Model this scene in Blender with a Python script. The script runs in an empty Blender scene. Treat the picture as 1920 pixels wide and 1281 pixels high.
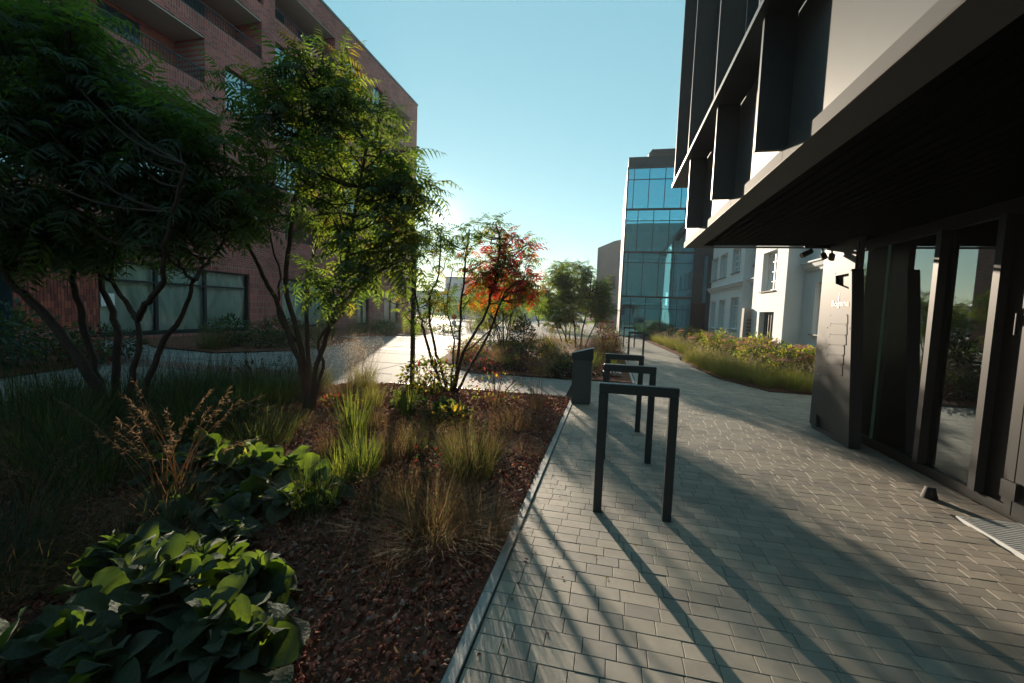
import bpy, math, random
import numpy as np
from mathutils import Matrix, Vector
random.seed(7); rng = np.random.default_rng(7)
S = bpy.context.scene; COL = S.collection
R_ = math.radians
# ------------------------------------------------------------------ camera
RC = np.array([[0.97399552, -0.05271197, 0.22035012], [0.22350271, 0.06411963, -0.97259201], [0.03713848, 0.99654911, 0.0742335]])
FPX = 796.34; HC = 1.5; CX, CY = 960.0, 640.5
cd = bpy.data.cameras.new('camera'); cam = bpy.data.objects.new('camera', cd); COL.objects.link(cam)
cd.sensor_width = 36; cd.lens = FPX / 1920 * 36; cd.clip_start = 0.05; cd.clip_end = 5000
M4 = Matrix.Identity(4)
for i in range(3):
    for j in range(3): M4[i][j] = RC[i, j]
M4[2][3] = HC
cam.matrix_world = M4; S.camera = cam
# ------------------------------------------------------------------ sky, sun, exposure
SUN_EL, SUN_AZ = R_(11.3), R_(23.1)      # azimuth measured from +Y towards -X
SUN_DIR = Vector((-math.sin(SUN_AZ) * math.cos(SUN_EL), math.cos(SUN_AZ) * math.cos(SUN_EL), math.sin(SUN_EL)))
W = bpy.data.worlds.new('World'); S.world = W; W.use_nodes = True
nt = W.node_tree; nt.nodes.clear()
wo = nt.nodes.new('ShaderNodeOutputWorld'); bg = nt.nodes.new('ShaderNodeBackground')
sky = nt.nodes.new('ShaderNodeTexSky'); sky.sky_type = 'NISHITA'; sky.sun_disc = False
sky.sun_elevation = SUN_EL; sky.sun_rotation = -SUN_AZ
sky.air_density = 1.0; sky.dust_density = 0.03; sky.ozone_density = 1.6; sky.altitude = 100
tint = nt.nodes.new('ShaderNodeMix'); tint.data_type = 'RGBA'; tint.blend_type = 'MULTIPLY'; tint.inputs[0].default_value = 1
nt.links.new(sky.outputs[0], tint.inputs[6]); tint.inputs[7].default_value = (1.0, 0.95, 0.74, 1)
# even milky veil of a hazy morning over the whole dome, and the small disc of the sun itself
mulS = nt.nodes.new('ShaderNodeVectorMath'); mulS.operation = 'SCALE'; mulS.inputs['Scale'].default_value = 0.05; nt.links.new(tint.outputs[2], mulS.inputs[0])
veil = nt.nodes.new('ShaderNodeVectorMath'); veil.operation = 'ADD'; veil.inputs[1].default_value = (0.063, 0.158, 0.186); nt.links.new(mulS.outputs[0], veil.inputs[0])
tcw = nt.nodes.new('ShaderNodeTexCoord'); dt = nt.nodes.new('ShaderNodeVectorMath'); dt.operation = 'DOT_PRODUCT'; dt.inputs[1].default_value = SUN_DIR; nt.links.new(tcw.outputs['Generated'], dt.inputs[0])
dr_ = nt.nodes.new('ShaderNodeMapRange'); dr_.inputs[1].default_value = math.cos(R_(0.62)); dr_.inputs[2].default_value = math.cos(R_(0.42)); dr_.inputs[4].default_value = 14.0; nt.links.new(dt.outputs['Value'], dr_.inputs[0])
acs = nt.nodes.new('ShaderNodeMath'); acs.operation = 'ARCCOSINE'; acs.use_clamp = False; nt.links.new(dt.outputs['Value'], acs.inputs[0])
aur = nt.nodes.new('ShaderNodeMath'); aur.operation = 'MULTIPLY'; aur.inputs[1].default_value = -38.0; nt.links.new(acs.outputs[0], aur.inputs[0])
aue = nt.nodes.new('ShaderNodeMath'); aue.operation = 'EXPONENT'; nt.links.new(aur.outputs[0], aue.inputs[0])
aum = nt.nodes.new('ShaderNodeMath'); aum.operation = 'MULTIPLY_ADD'; aum.inputs[1].default_value = 0.6; nt.links.new(aue.outputs[0], aum.inputs[0]); nt.links.new(dr_.outputs[0], aum.inputs[2]); dr_ = aum
dsk = nt.nodes.new('ShaderNodeVectorMath'); dsk.operation = 'ADD'; nt.links.new(veil.outputs[0], dsk.inputs[0]); nt.links.new(dr_.outputs[0], dsk.inputs[1])
nt.links.new(dsk.outputs[0], bg.inputs[0]); bg.inputs[1].default_value = 1.0
nt.links.new(bg.outputs[0], wo.inputs[0])
sl = bpy.data.lights.new('sun_lamp', 'SUN'); sl.energy = 5.0; sl.angle = R_(0.55); sl.color = (1.0, 0.83, 0.64)
so = bpy.data.objects.new('sun_lamp', sl); COL.objects.link(so); so.rotation_euler = SUN_DIR.to_track_quat('Z', 'Y').to_euler(); so.location = (0, 0, 60)
S.view_settings.view_transform = 'Standard'; S.view_settings.look = 'None'; S.view_settings.exposure = 1.2; S.view_settings.gamma = 1; S.view_settings.use_curve_mapping = False
S.render.engine = 'CYCLES'
try:
    S.cycles.use_denoising = True; S.cycles.max_bounces = 8; S.cycles.diffuse_bounces = 3; S.cycles.glossy_bounces = 3; S.cycles.transmission_bounces = 4
    S.cycles.transparent_max_bounces = 10; S.cycles.caustics_reflective = False; S.cycles.caustics_refractive = False; S.cycles.sample_clamp_indirect = 4
except Exception: pass

# ------------------------------------------------------------------ projection helpers (measuring the place)
def ray(u, v):
    d = RC @ np.array([u - CX, -(v - CY), -FPX]); return d / np.linalg.norm(d)
def gnd(u, v, z=0.0):
    d = ray(u, v); t = (z - HC) / d[2]; return np.array([0, 0, HC]) + t * d
def onX(u, v, x):
    d = ray(u, v); return np.array([0, 0, HC]) + d * (x / d[0])
def onY(u, v, y):
    d = ray(u, v); return np.array([0, 0, HC]) + d * (y / d[1])
def pxm(p):      # metres per photo pixel at a point
    return -(RC.T @ (np.asarray(p, float) - np.array([0, 0, HC])))[2] / FPX

# ------------------------------------------------------------------ materials
def new_mat(name):
    m = bpy.data.materials.new(name); m.use_nodes = True; t = m.node_tree; t.nodes.clear()
    o = t.nodes.new('ShaderNodeOutputMaterial'); return m, t, o
def nd(t, typ, **k):
    n = t.nodes.new(typ)
    for a, b in k.items():
        if a.startswith('i_'):
            key = a[2:]; key = int(key) if key.isdigit() else key.replace('_', ' ')
            n.inputs[key].default_value = b
        else: setattr(n, a, b)
    return n
def c4(c): return (c[0], c[1], c[2], 1)
def mixrgb(t, fac, a, b, mode='MIX'):
    n = t.nodes.new('ShaderNodeMix'); n.data_type = 'RGBA'; n.blend_type = mode
    for idx, x in ((0, fac), (6, a), (7, b)):
        if hasattr(x, 'is_linked') or hasattr(x, 'links'): t.links.new(x, n.inputs[idx])
        else: n.inputs[idx].default_value = x if idx == 0 else c4(x)
    return n.outputs[2]
def mat_rough(name, c1, c2, scale=8, rough=0.7, bump=0.0, bscale=60, metallic=0.0, spec=0.4, rand=0.0, detail=5, stretch=None, c3=None):
    m, t, o = new_mat(name)
    p = nd(t, 'ShaderNodeBsdfPrincipled'); p.inputs['Roughness'].default_value = rough; p.inputs['Metallic'].default_value = metallic
    p.inputs['Specular IOR Level'].default_value = spec
    tc = nd(t, 'ShaderNodeTexCoord'); vec = tc.outputs['Object']
    geo = nd(t, 'ShaderNodeNewGeometry'); vec = geo.outputs['Position']
    if stretch:
        mp = nd(t, 'ShaderNodeMapping'); mp.inputs['Scale'].default_value = stretch; t.links.new(vec, mp.inputs[0]); vec = mp.outputs[0]
    n1 = nd(t, 'ShaderNodeTexNoise'); n1.inputs['Scale'].default_value = scale; n1.inputs['Detail'].default_value = detail; n1.inputs['Roughness'].default_value = 0.65
    t.links.new(vec, n1.inputs['Vector'])
    cr = nd(t, 'ShaderNodeMapRange'); cr.inputs[1].default_value = 0.3; cr.inputs[2].default_value = 0.7; t.links.new(n1.outputs[0], cr.inputs[0])
    col = mixrgb(t, cr.outputs[0], c1, c2)
    if c3:
        n3 = nd(t, 'ShaderNodeTexNoise'); n3.inputs['Scale'].default_value = scale * 0.17; n3.inputs['Detail'].default_value = 3; t.links.new(vec, n3.inputs['Vector'])
        r3 = nd(t, 'ShaderNodeMapRange'); r3.inputs[1].default_value = 0.5; r3.inputs[2].default_value = 0.75; t.links.new(n3.outputs[0], r3.inputs[0])
        col = mixrgb(t, r3.outputs[0], col, c3)
    if rand:
        oi = nd(t, 'ShaderNodeObjectInfo'); mr = nd(t, 'ShaderNodeMapRange'); mr.inputs[3].default_value = 1 - rand; mr.inputs[4].default_value = 1 + rand
        t.links.new(oi.outputs['Random'], mr.inputs[0])
        col = mixrgb(t, 1.0, col, mr.outputs[0], 'MULTIPLY')
    t.links.new(col, p.inputs['Base Color'])
    if bump:
        n2 = nd(t, 'ShaderNodeTexNoise'); n2.inputs['Scale'].default_value = bscale; n2.inputs['Detail'].default_value = 4; t.links.new(vec, n2.inputs['Vector'])
        b = nd(t, 'ShaderNodeBump'); b.inputs['Strength'].default_value = bump; b.inputs['Distance'].default_value = 0.01
        t.links.new(n2.outputs[0], b.inputs['Height']); t.links.new(b.outputs[0], p.inputs['Normal'])
    t.links.new(p.outputs[0], o.inputs[0]); return m
def mat_leaf(name, c, tr, trans=0.45, gloss=0.03, rough=0.45, var=0.35, vein=0.0, fuzz=0.0):
    m, t, o = new_mat(name)
    geo = nd(t, 'ShaderNodeNewGeometry'); n1 = nd(t, 'ShaderNodeTexNoise'); n1.inputs['Scale'].default_value = 2.6; n1.inputs['Detail'].default_value = 4
    t.links.new(geo.outputs['Position'], n1.inputs['Vector'])
    oi = nd(t, 'ShaderNodeObjectInfo')
    ad = nd(t, 'ShaderNodeMath', operation='ADD'); t.links.new(n1.outputs[0], ad.inputs[0]); t.links.new(oi.outputs['Random'], ad.inputs[1])
    mr = nd(t, 'ShaderNodeMapRange'); mr.inputs[1].default_value = 0.35; mr.inputs[2].default_value = 1.65; mr.inputs[3].default_value = 1 - var; mr.inputs[4].default_value = 1 + var
    t.links.new(ad.outputs[0], mr.inputs[0])
    col = mixrgb(t, 1.0, c, mr.outputs[0], 'MULTIPLY'); tcol = mixrgb(t, 1.0, tr, mr.outputs[0], 'MULTIPLY')
    d = nd(t, 'ShaderNodeBsdfDiffuse'); tl = nd(t, 'ShaderNodeBsdfTranslucent'); g = nd(t, 'ShaderNodeBsdfGlossy'); g.inputs['Roughness'].default_value = rough
    t.links.new(col, d.inputs[0]); t.links.new(tcol, tl.inputs[0]); g.inputs[0].default_value = (.9, .95, 1, 1)
    if vein:
        n2 = nd(t, 'ShaderNodeTexVoronoi'); n2.inputs['Scale'].default_value = 70; t.links.new(geo.outputs['Position'], n2.inputs['Vector'])
        b = nd(t, 'ShaderNodeBump'); b.inputs['Strength'].default_value = vein; b.inputs['Distance'].default_value = 0.006
        t.links.new(n2.outputs['Distance'], b.inputs['Height'])
        for x in (d, g): t.links.new(b.outputs[0], x.inputs['Normal'])
    if fuzz:
        sh = nd(t, 'ShaderNodeBsdfSheen'); sh.inputs['Color'].default_value = (.85, .9, .82, 1); sh.inputs['Roughness'].default_value = .35
    mx = nd(t, 'ShaderNodeMixShader'); mx.inputs[0].default_value = trans; t.links.new(d.outputs[0], mx.inputs[1]); t.links.new(tl.outputs[0], mx.inputs[2])
    m2 = nd(t, 'ShaderNodeMixShader'); m2.inputs[0].default_value = gloss; t.links.new(mx.outputs[0], m2.inputs[1]); t.links.new(g.outputs[0], m2.inputs[2])
    if fuzz:
        m3 = nd(t, 'ShaderNodeMixShader'); m3.inputs[0].default_value = fuzz; t.links.new(m2.outputs[0], m3.inputs[1]); t.links.new(sh.outputs[0], m3.inputs[2]); m2 = m3
    t.links.new(m2.outputs[0], o.inputs[0]); return m
def mat_glass(name, tint=(0.55, 0.75, 0.75), refl=(0.9, 0.95, 1), base=0.08, rough=0.01, f_gain=1.0, wob=0.0):
    m, t, o = new_mat(name)
    fr = nd(t, 'ShaderNodeFresnel'); fr.inputs[0].default_value = 1.55
    a = nd(t, 'ShaderNodeMath', operation='MULTIPLY_ADD'); a.inputs[1].default_value = f_gain; a.inputs[2].default_value = base; a.use_clamp = True
    t.links.new(fr.outputs[0], a.inputs[0])
    tr = nd(t, 'ShaderNodeBsdfTransparent'); tr.inputs[0].default_value = c4(tint)
    g = nd(t, 'ShaderNodeBsdfGlossy'); g.inputs[0].default_value = c4(refl); g.inputs['Roughness'].default_value = rough
    if wob:
        geo = nd(t, 'ShaderNodeNewGeometry'); n = nd(t, 'ShaderNodeTexNoise'); n.inputs['Scale'].default_value = 1.3; n.inputs['Detail'].default_value = 1
        t.links.new(geo.outputs['Position'], n.inputs['Vector'])
        b = nd(t, 'ShaderNodeBump'); b.inputs['Strength'].default_value = wob; b.inputs['Distance'].default_value = 0.02; t.links.new(n.outputs[0], b.inputs['Height']); t.links.new(b.outputs[0], g.inputs['Normal'])
    mx = nd(t, 'ShaderNodeMixShader'); t.links.new(a.outputs[0], mx.inputs[0]); t.links.new(tr.outputs[0], mx.inputs[1]); t.links.new(g.outputs[0], mx.inputs[2])
    t.links.new(mx.outputs[0], o.inputs[0]); return m
def mat_brick(name, axis='YZ', bw=0.29, bh=0.098, stack=False, c1=(0.37, 0.09, 0.07), c2=(0.18, 0.046, 0.042), mortar=(0.28, 0.205, 0.185)):
    m, t, o = new_mat(name)
    geo = nd(t, 'ShaderNodeNewGeometry'); sp = nd(t, 'ShaderNodeSeparateXYZ'); t.links.new(geo.outputs['Position'], sp.inputs[0])
    cb = nd(t, 'ShaderNodeCombineXYZ'); t.links.new(sp.outputs[1 if axis == 'YZ' else 0], cb.inputs[0]); t.links.new(sp.outputs[2], cb.inputs[1])
    br = nd(t, 'ShaderNodeTexBrick'); br.offset = 0.0 if stack else 0.5
    br.inputs['Color1'].default_value = c4(c1); br.inputs['Color2'].default_value = c4(c2); br.inputs['Mortar'].default_value = c4(mortar)
    br.inputs['Scale'].default_value = 1; br.inputs['Mortar Size'].default_value = 0.011; br.inputs['Mortar Smooth'].default_value = 0.3
    br.inputs['Brick Width'].default_value = bw; br.inputs['Row Height'].default_value = bh; br.inputs['Bias'].default_value = -0.1
    t.links.new(cb.outputs[0], br.inputs['Vector'])
    n1 = nd(t, 'ShaderNodeTexNoise'); n1.inputs['Scale'].default_value = 1.1; n1.inputs['Detail'].default_value = 6; t.links.new(geo.outputs['Position'], n1.inputs['Vector'])
    mr = nd(t, 'ShaderNodeMapRange'); mr.inputs[1].default_value = .3; mr.inputs[2].default_value = .7; mr.inputs[3].default_value = .75; mr.inputs[4].default_value = 1.25; t.links.new(n1.outputs[0], mr.inputs[0])
    col = mixrgb(t, 1.0, br.outputs[0], mr.outputs[0], 'MULTIPLY')
    p = nd(t, 'ShaderNodeBsdfPrincipled'); p.inputs['Roughness'].default_value = 0.75; t.links.new(col, p.inputs['Base Color'])
    b = nd(t, 'ShaderNodeBump'); b.invert = True; b.inputs['Strength'].default_value = 0.7; b.inputs['Distance'].default_value = 0.008; t.links.new(br.outputs['Fac'], b.inputs['Height']); t.links.new(b.outputs[0], p.inputs['Normal'])
    t.links.new(p.outputs[0], o.inputs[0]); return m

MT = {}
MT['paver'] = [mat_rough('paver_concrete_%d' % i, c, tuple(x * .84 for x in c), 14, .66, .25, 260, spec=.3, rand=.09, c3=tuple(x * .66 for x in c)) for i, c in enumerate([(.335, .30, .25), (.305, .275, .235), (.365, .325, .27), (.27, .25, .22)])]
MT['joint'] = mat_rough('joint_sand', (.075, .065, .055), (.045, .04, .035), 40, .95, .4, 200)
MT['kerb'] = mat_rough('kerb_concrete', (.37, .36, .34), (.30, .29, .28), 10, .7, .2, 200, rand=.06)
MT['plaza'] = mat_rough('plaza_concrete', (.24, .232, .22), (.205, .20, .19), 3, .8, .15, 180, spec=.1, c3=(.18, .175, .168))
MT['plaza_band'] = mat_rough('plaza_band_red', (.20, .12, .11), (.15, .09, .085), 6, .7, .15, 180)
MT['soil'] = mat_rough('soil_mulch', (.22, .095, .065), (.10, .048, .035), 24, .95, 1.0, 90, c3=(.12, .065, .048), spec=.05)
MT['stones'] = [mat_rough('stone_%d' % i, c, tuple(x * .6 for x in c), 30, .9, .2, 150, spec=.08) for i, c in enumerate([(.36, .125, .09), (.27, .095, .07), (.43, .17, .125), (.28, .17, .14), (.48, .33, .27), (.19, .09, .075)])]
MT['ground'] = mat_rough('ground_earth', (.13, .12, .10), (.09, .09, .07), .5, .9)
MT['dark_metal'] = mat_rough('anthracite_paint', (.020, .026, .029), (.026, .032, .035), 30, .42, .05, 400, spec=.5)
MT['bin_metal'] = mat_rough('bin_paint', (.045, .058, .06), (.055, .068, .07), 20, .45, .05, 400, spec=.5)
MT['black'] = mat_rough('black_paint', (.008, .009, .0095), (.012, .013, .0135), 15, .55, spec=.25)
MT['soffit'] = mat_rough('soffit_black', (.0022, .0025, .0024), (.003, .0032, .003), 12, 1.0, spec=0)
MT['panel'] = mat_rough('satin_panel', (.078, .092, .098), (.066, .08, .086), 1.2, .5, spec=.14)
MT['trim'] = mat_rough('trim_metal', (.09, .095, .097), (.08, .084, .086), 3, .65, spec=.04)
MT['panel_edge'] = mat_rough('satin_trim', (.12, .115, .11), (.105, .10, .097), 3, .55, spec=.15)
MT['sign_metal'] = mat_rough('sign_metal', (.085, .084, .082), (.07, .069, .067), 2.5, .55, spec=.2)
MT['door_metal'] = mat_rough('door_metal', (.03, .032, .033), (.024, .026, .027), 2.5, .5, spec=.2)
MT['white'] = mat_rough('white_paint', (.78, .78, .76), (.72, .72, .70), 5, .5)
MT['fin'] = mat_rough('fin_metal', (.014, .022, .027), (.019, .027, .032), 4, .4, spec=.5)
MT['brick'] = mat_brick('facade_brick')
MT['brick_stack'] = mat_brick('facade_brick_soldier', bw=.1, bh=.29, stack=True)
MT['brick_xz'] = mat_brick('facade_brick_end', axis='XZ')
MT['mortar'] = mat_rough('mortar', (.24, .22, .20), (.19, .175, .16), 30, .9, .3, 200)
MT['brickobj'] = [mat_rough('brick_%d' % i, c, tuple(x * .7 for x in c), 25, .8, .3, 160, rand=.25) for i, c in enumerate([(.32, .075, .05), (.22, .058, .045), (.38, .10, .065)])]
MT['soffit_pale'] = mat_rough('balcony_soffit', (.45, .42, .38), (.40, .375, .34), 2, .8)
MT['win_blue'] = mat_glass('window_glass', tint=(.10, .16, .18), refl=(.8, .95, 1), base=.35)
MT['film'] = mat_rough('window_film', (.42, .62, .58), (.80, .95, .91), 1.5, .5, stretch=(1, 2.2, .45), detail=4, c3=(.34, .52, .49))
MT['shop_glass'] = mat_glass('shop_glass', tint=(.9, .97, .96), base=.02)
MT['tower_glass'] = mat_glass('tower_glass', tint=(.50, .86, .84), refl=(.30, .78, .98), base=.36, f_gain=1.0, wob=.05)
MT['door_glass'] = mat_glass('facade_glass', tint=(.40, .50, .48), refl=(.85, .95, .95), base=.13, f_gain=1.1)
MT['glass_edge'] = mat_rough('glass_edge', (.22, .42, .34), (.28, .5, .42), 6, .2)
MT['tower_dark'] = mat_rough('tower_cladding', (.020, .042, .052), (.028, .054, .066), 3, .65, spec=.12)
MT['mullion'] = mat_rough('mullion', (.015, .022, .026), (.02, .028, .03), 10, .4)
MT['slab'] = mat_rough('floor_slab', (.30, .30, .29), (.24, .24, .23), 4, .8)
MT['tower_int'] = mat_rough('interior_wall', (.62, .66, .62), (.45, .50, .47), .8, .8)
MT['stucco'] = mat_rough('white_stucco', (.68, .73, .75), (.63, .68, .70), 2.5, .85, .1, 220)
MT['plinth'] = mat_rough('plinth_stone', (.33, .30, .27), (.26, .24, .22), 6, .85, .2, 120)
MT['beige'] = mat_rough('beige_render', (.40, .35, .32), (.34, .30, .275), 1, .85)
MT['far'] = mat_rough('far_render', (.42, .44, .46), (.36, .38, .40), .6, .85)
MT['roof'] = mat_rough('roof_metal', (.10, .12, .13), (.08, .095, .1), 2, .5)
MT['dark_win'] = mat_rough('dark_window', (.03, .04, .05), (.04, .05, .06), 2, .12, spec=.7)
MT['red'] = mat_rough('red_paint', (.55, .03, .02), (.45, .02, .015), 6, .5)
MT['bark'] = mat_rough('bark', (.075, .052, .040), (.035, .025, .02), 28, .85, .6, 90, stretch=(1, 1, .35))
MT['bark2'] = mat_rough('bark_brown', (.10, .065, .045), (.05, .033, .025), 28, .85, .6, 90, stretch=(1, 1, .35))
MT['grate'] = mat_rough('galvanised', (.68, .70, .69), (.58, .60, .60), 20, .4, metallic=.15)
MT['pit'] = mat_rough('pit', (.01, .012, .012), (.014, .015, .015), 10, .9)
MT['rubber'] = mat_rough('rubber', (.02, .02, .019), (.03, .029, .027), 30, .7, .2, 200)
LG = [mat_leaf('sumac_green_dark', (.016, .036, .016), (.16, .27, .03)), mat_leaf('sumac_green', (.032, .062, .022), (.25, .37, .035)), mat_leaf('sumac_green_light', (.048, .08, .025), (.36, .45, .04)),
      mat_leaf('sumac_yellow', (.16, .13, .02), (.5, .38, .03)), mat_leaf('sumac_orange', (.26, .08, .015), (.75, .24, .02)), mat_leaf('sumac_red', (.26, .022, .02), (.8, .05, .035))]
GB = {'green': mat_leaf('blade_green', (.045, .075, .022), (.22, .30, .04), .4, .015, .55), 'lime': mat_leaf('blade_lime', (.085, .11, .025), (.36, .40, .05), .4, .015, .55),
      'dark': mat_leaf('blade_dark', (.025, .042, .022), (.10, .15, .03), .35, .015, .55), 'straw': mat_leaf('blade_straw', (.20, .14, .075), (.40, .27, .13), .4, .012, .55),
      'brown': mat_leaf('blade_brown', (.11, .065, .038), (.26, .14, .06), .35, .012, .55), 'pale': mat_leaf('plume_pale', (.42, .35, .27), (.75, .62, .46), .5, .02),
      'rust': mat_leaf('plume_rust', (.26, .16, .09), (.5, .32, .17), .45, .02), 'olive': mat_leaf('blade_olive', (.08, .08, .035), (.25, .24, .06), .4, .012, .55)}
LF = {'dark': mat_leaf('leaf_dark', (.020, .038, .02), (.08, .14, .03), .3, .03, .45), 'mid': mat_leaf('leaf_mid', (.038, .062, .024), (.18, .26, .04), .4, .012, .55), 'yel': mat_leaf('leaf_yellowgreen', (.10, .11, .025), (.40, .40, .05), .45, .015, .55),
      'gold': mat_leaf('leaf_gold', (.22, .15, .02), (.6, .42, .04), .45, .012, .55), 'red': mat_leaf('leaf_red', (.13, .025, .022), (.4, .06, .04), .4, .015, .55), 'pink': mat_leaf('flower_pink', (.72, .44, .40), (.8, .5, .44), .4, .02, var=.4),
      'wine': mat_leaf('flower_wine', (.16, .035, .035), (.3, .06, .05), .3, .02), 'seed': mat_leaf('seedhead_dark', (.03, .015, .012), (.05, .02, .015), .1, .02), 'purple': mat_leaf('leaf_purple', (.045, .022, .025), (.16, .05, .05), .35, .012, .55)}
FELT = [mat_leaf('felt_leaf_%d' % i, c, tr, .38, .02, .6, .25, vein=.55, fuzz=.3) for i, (c, tr) in enumerate([((.066, .092, .055), (.22, .34, .03)), ((.048, .076, .045), (.17, .29, .025)), ((.080, .10, .068), (.25, .36, .04))])]

# ------------------------------------------------------------------ mesh builder
class MB:
    def __init__(s): s.v = []; s.n = 0; s.f = {3: [], 4: []}; s.big = []
    def raw(s, V, F, mi=0, smooth=False):
        V = np.asarray(V, float).reshape(-1, 3); F = np.asarray(F, int)
        if F.ndim == 1: F = F[None]
        k = F.shape[1]; mm = np.full(len(F), mi) if np.isscalar(mi) else np.asarray(mi)
        s.v.append(V)
        if k in (3, 4): s.f[k].append((F + s.n, mm, np.full(len(F), smooth)))
        else:
            for row, q in zip(F, mm): s.big.append((row + s.n, q))
        s.n += len(V)
    def quad(s, a, b, c, d, mi=0): s.raw([a, b, c, d], [[0, 1, 2, 3]], mi)
    def poly(s, pts, mi=0): s.raw(pts, [list(range(len(pts)))], mi)
    def box(s, x0, x1, y0, y1, z0, z1, mi=0):
        V = [(x, y, z) for z in (z0, z1) for y in (y0, y1) for x in (x0, x1)]
        s.raw(V, [[0, 2, 3, 1], [4, 5, 7, 6], [0, 1, 5, 4], [2, 6, 7, 3], [0, 4, 6, 2], [1, 3, 7, 5]], mi)
    def bbox(s, x0, x1, y0, y1, z0, z1, b=.005, mi=0):   # chamfered box
        lo = np.array([x0, y0, z0]); hi = np.array([x1, y1, z1]); V = []; 
        idx = {}
        for ax in range(3):
            for sx in (0, 1):
                for sy in (0, 1):
                    for sz in (0, 1):
                        sg = (sx, sy, sz); p = np.where(np.array(sg) == 1, hi, lo).astype(float)
                        for a in range(3):
                            if a != ax: p[a] += b if sg[a] == 0 else -b
                        idx[(ax, sg)] = len(V); V.append(p)
        Q = []; T = []
        for ax in range(3):
            a1, a2 = (ax + 1) % 3, (ax + 2) % 3
            for sd in (0, 1):
                def k(i, j, ax=ax, a1=a1, a2=a2, sd=sd):
                    g = [0, 0, 0]; g[ax] = sd; g[a1] = i; g[a2] = j; return idx[(ax, tuple(g))]
                q = [k(0, 0), k(1, 0), k(1, 1), k(0, 1)]; Q.append(q if sd else q[::-1])
        for ax in range(3):
            a1, a2 = (ax + 1) % 3, (ax + 2) % 3
            for i in (0, 1):
                for j in (0, 1):
                    g0 = [0, 0, 0]; g0[a1] = i; g0[a2] = j; g1 = list(g0); g1[ax] = 1
                    g0, g1 = tuple(g0), tuple(g1)
                    Q.append([idx[(a1, g0)], idx[(a1, g1)], idx[(a2, g1)], idx[(a2, g0)]] if i == j else [idx[(a2, g0)], idx[(a2, g1)], idx[(a1, g1)], idx[(a1, g0)]])
        for sx in (0, 1):
            for sy in (0, 1):
                for sz in (0, 1): T.append([idx[(0, (sx, sy, sz))], idx[(1, (sx, sy, sz))], idx[(2, (sx, sy, sz))]])
        n0 = s.n; s.raw(V, Q, mi); s.f[3].append((np.array(T) + n0, np.full(8, mi), np.full(8, False)))
    def prism(s, pts, off, mi=0):
        pts = np.asarray(pts, float); off = np.asarray(off, float); n = len(pts)
        s.raw(pts, [list(range(n))[::-1]], mi); s.raw(pts + off, [list(range(n))], mi)
        s.raw(np.vstack([pts, pts + off]), [[i, (i + 1) % n, n + (i + 1) % n, n + i] for i in range(n)], mi)
    def tube(s, P, rad, k=6, mi=0):
        P = np.asarray(P, float); n = len(P); rad = np.broadcast_to(rad, n)
        T = np.gradient(P, axis=0); T /= np.linalg.norm(T, axis=1)[:, None] + 1e-9
        up = np.array([.31, .87, .37]); A = np.cross(T, up); A /= np.linalg.norm(A, axis=1)[:, None] + 1e-9; B = np.cross(T, A)
        th = np.arange(k) * 2 * math.pi / k
        V = P[:, None] + rad[:, None, None] * (np.cos(th)[None, :, None] * A[:, None] + np.sin(th)[None, :, None] * B[:, None])
        i = np.arange(n - 1)[:, None] * k; j = np.arange(k)[None]; j2 = (j + 1) % k
        F = np.stack([i + j, i + j2, i + k + j2, i + k + j], -1).reshape(-1, 4)
        s.raw(V.reshape(-1, 3), F, mi, True)
        s.raw(V[-1], [list(range(k))], mi) if k > 4 else None
    def inst(s, tpl, MX, mi=0, smooth=False):
        V, F = tpl; MX = np.asarray(MX, float); N = len(MX)
        if not N: return
        VV = np.einsum('nij,vj->nvi', MX[:, :, :3], V) + MX[:, None, :, 3]
        mm = np.full(N, mi) if np.isscalar(mi) else np.asarray(mi)
        off = (np.arange(N) * len(V))
        s.v.append(VV.reshape(-1, 3))
        for k, f in F.items():
            f = np.asarray(f); FF = (f[None] + off[:, None, None] + s.n).reshape(-1, k)
            s.f[k].append((FF, np.repeat(mm, len(f)), np.full(len(FF), smooth)))
        s.n += N * len(V)
    def mesh(s, name, mats):
        me = bpy.data.meshes.new(name); mats = mats if isinstance(mats, (list, tuple)) else [mats]
        for m in mats: me.materials.append(m)
        V = np.vstack(s.v); L = []; tot = []; mi = []; sm = []
        for k in (3, 4):
            for F, mm, ss in s.f[k]: L.append(F.ravel()); tot.append(np.full(len(F), k)); mi.append(mm); sm.append(ss)
        for row, q in s.big: L.append(np.asarray(row)); tot.append([len(row)]); mi.append([q]); sm.append([False])
        L = np.concatenate(L); tot = np.concatenate(tot); mi = np.concatenate(mi); sm = np.concatenate(sm)
        me.vertices.add(len(V)); me.vertices.foreach_set('co', V.astype(np.float32).ravel())
        me.loops.add(len(L)); me.loops.foreach_set('vertex_index', L.astype(np.int32))
        me.polygons.add(len(tot)); st = np.concatenate([[0], np.cumsum(tot)[:-1]])
        me.polygons.foreach_set('loop_start', st.astype(np.int32)); me.polygons.foreach_set('loop_total', tot.astype(np.int32))
        me.polygons.foreach_set('material_index', mi.astype(np.int32)); me.polygons.foreach_set('use_smooth', sm.astype(bool))
        me.update(calc_edges=True); me.validate(); return me
    def build(s, name, mats, parent=None, **tags):
        o = bpy.data.objects.new(name, s.mesh(name, mats)); COL.objects.link(o); attach(o, parent); tag(o, **tags); return o
def attach(o, parent):
    if parent is not None:
        o.parent = parent
        if parent.parent is None: o.matrix_parent_inverse = Matrix.Translation(-Vector(parent.location))   # a part stands in world space, a sub-part inherits it
def tag(o, label=None, cat=None, group=None, kind=None):
    if label: o['label'] = label
    if cat: o['category'] = cat
    if group: o['group'] = group
    if kind: o['kind'] = kind
    return o
def thing(name, label, cat, loc=(0, 0, 0), group=None):
    o = bpy.data.objects.new(name, None); COL.objects.link(o); o.location = loc; o.empty_display_size = .1
    return tag(o, label, cat, group)
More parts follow.
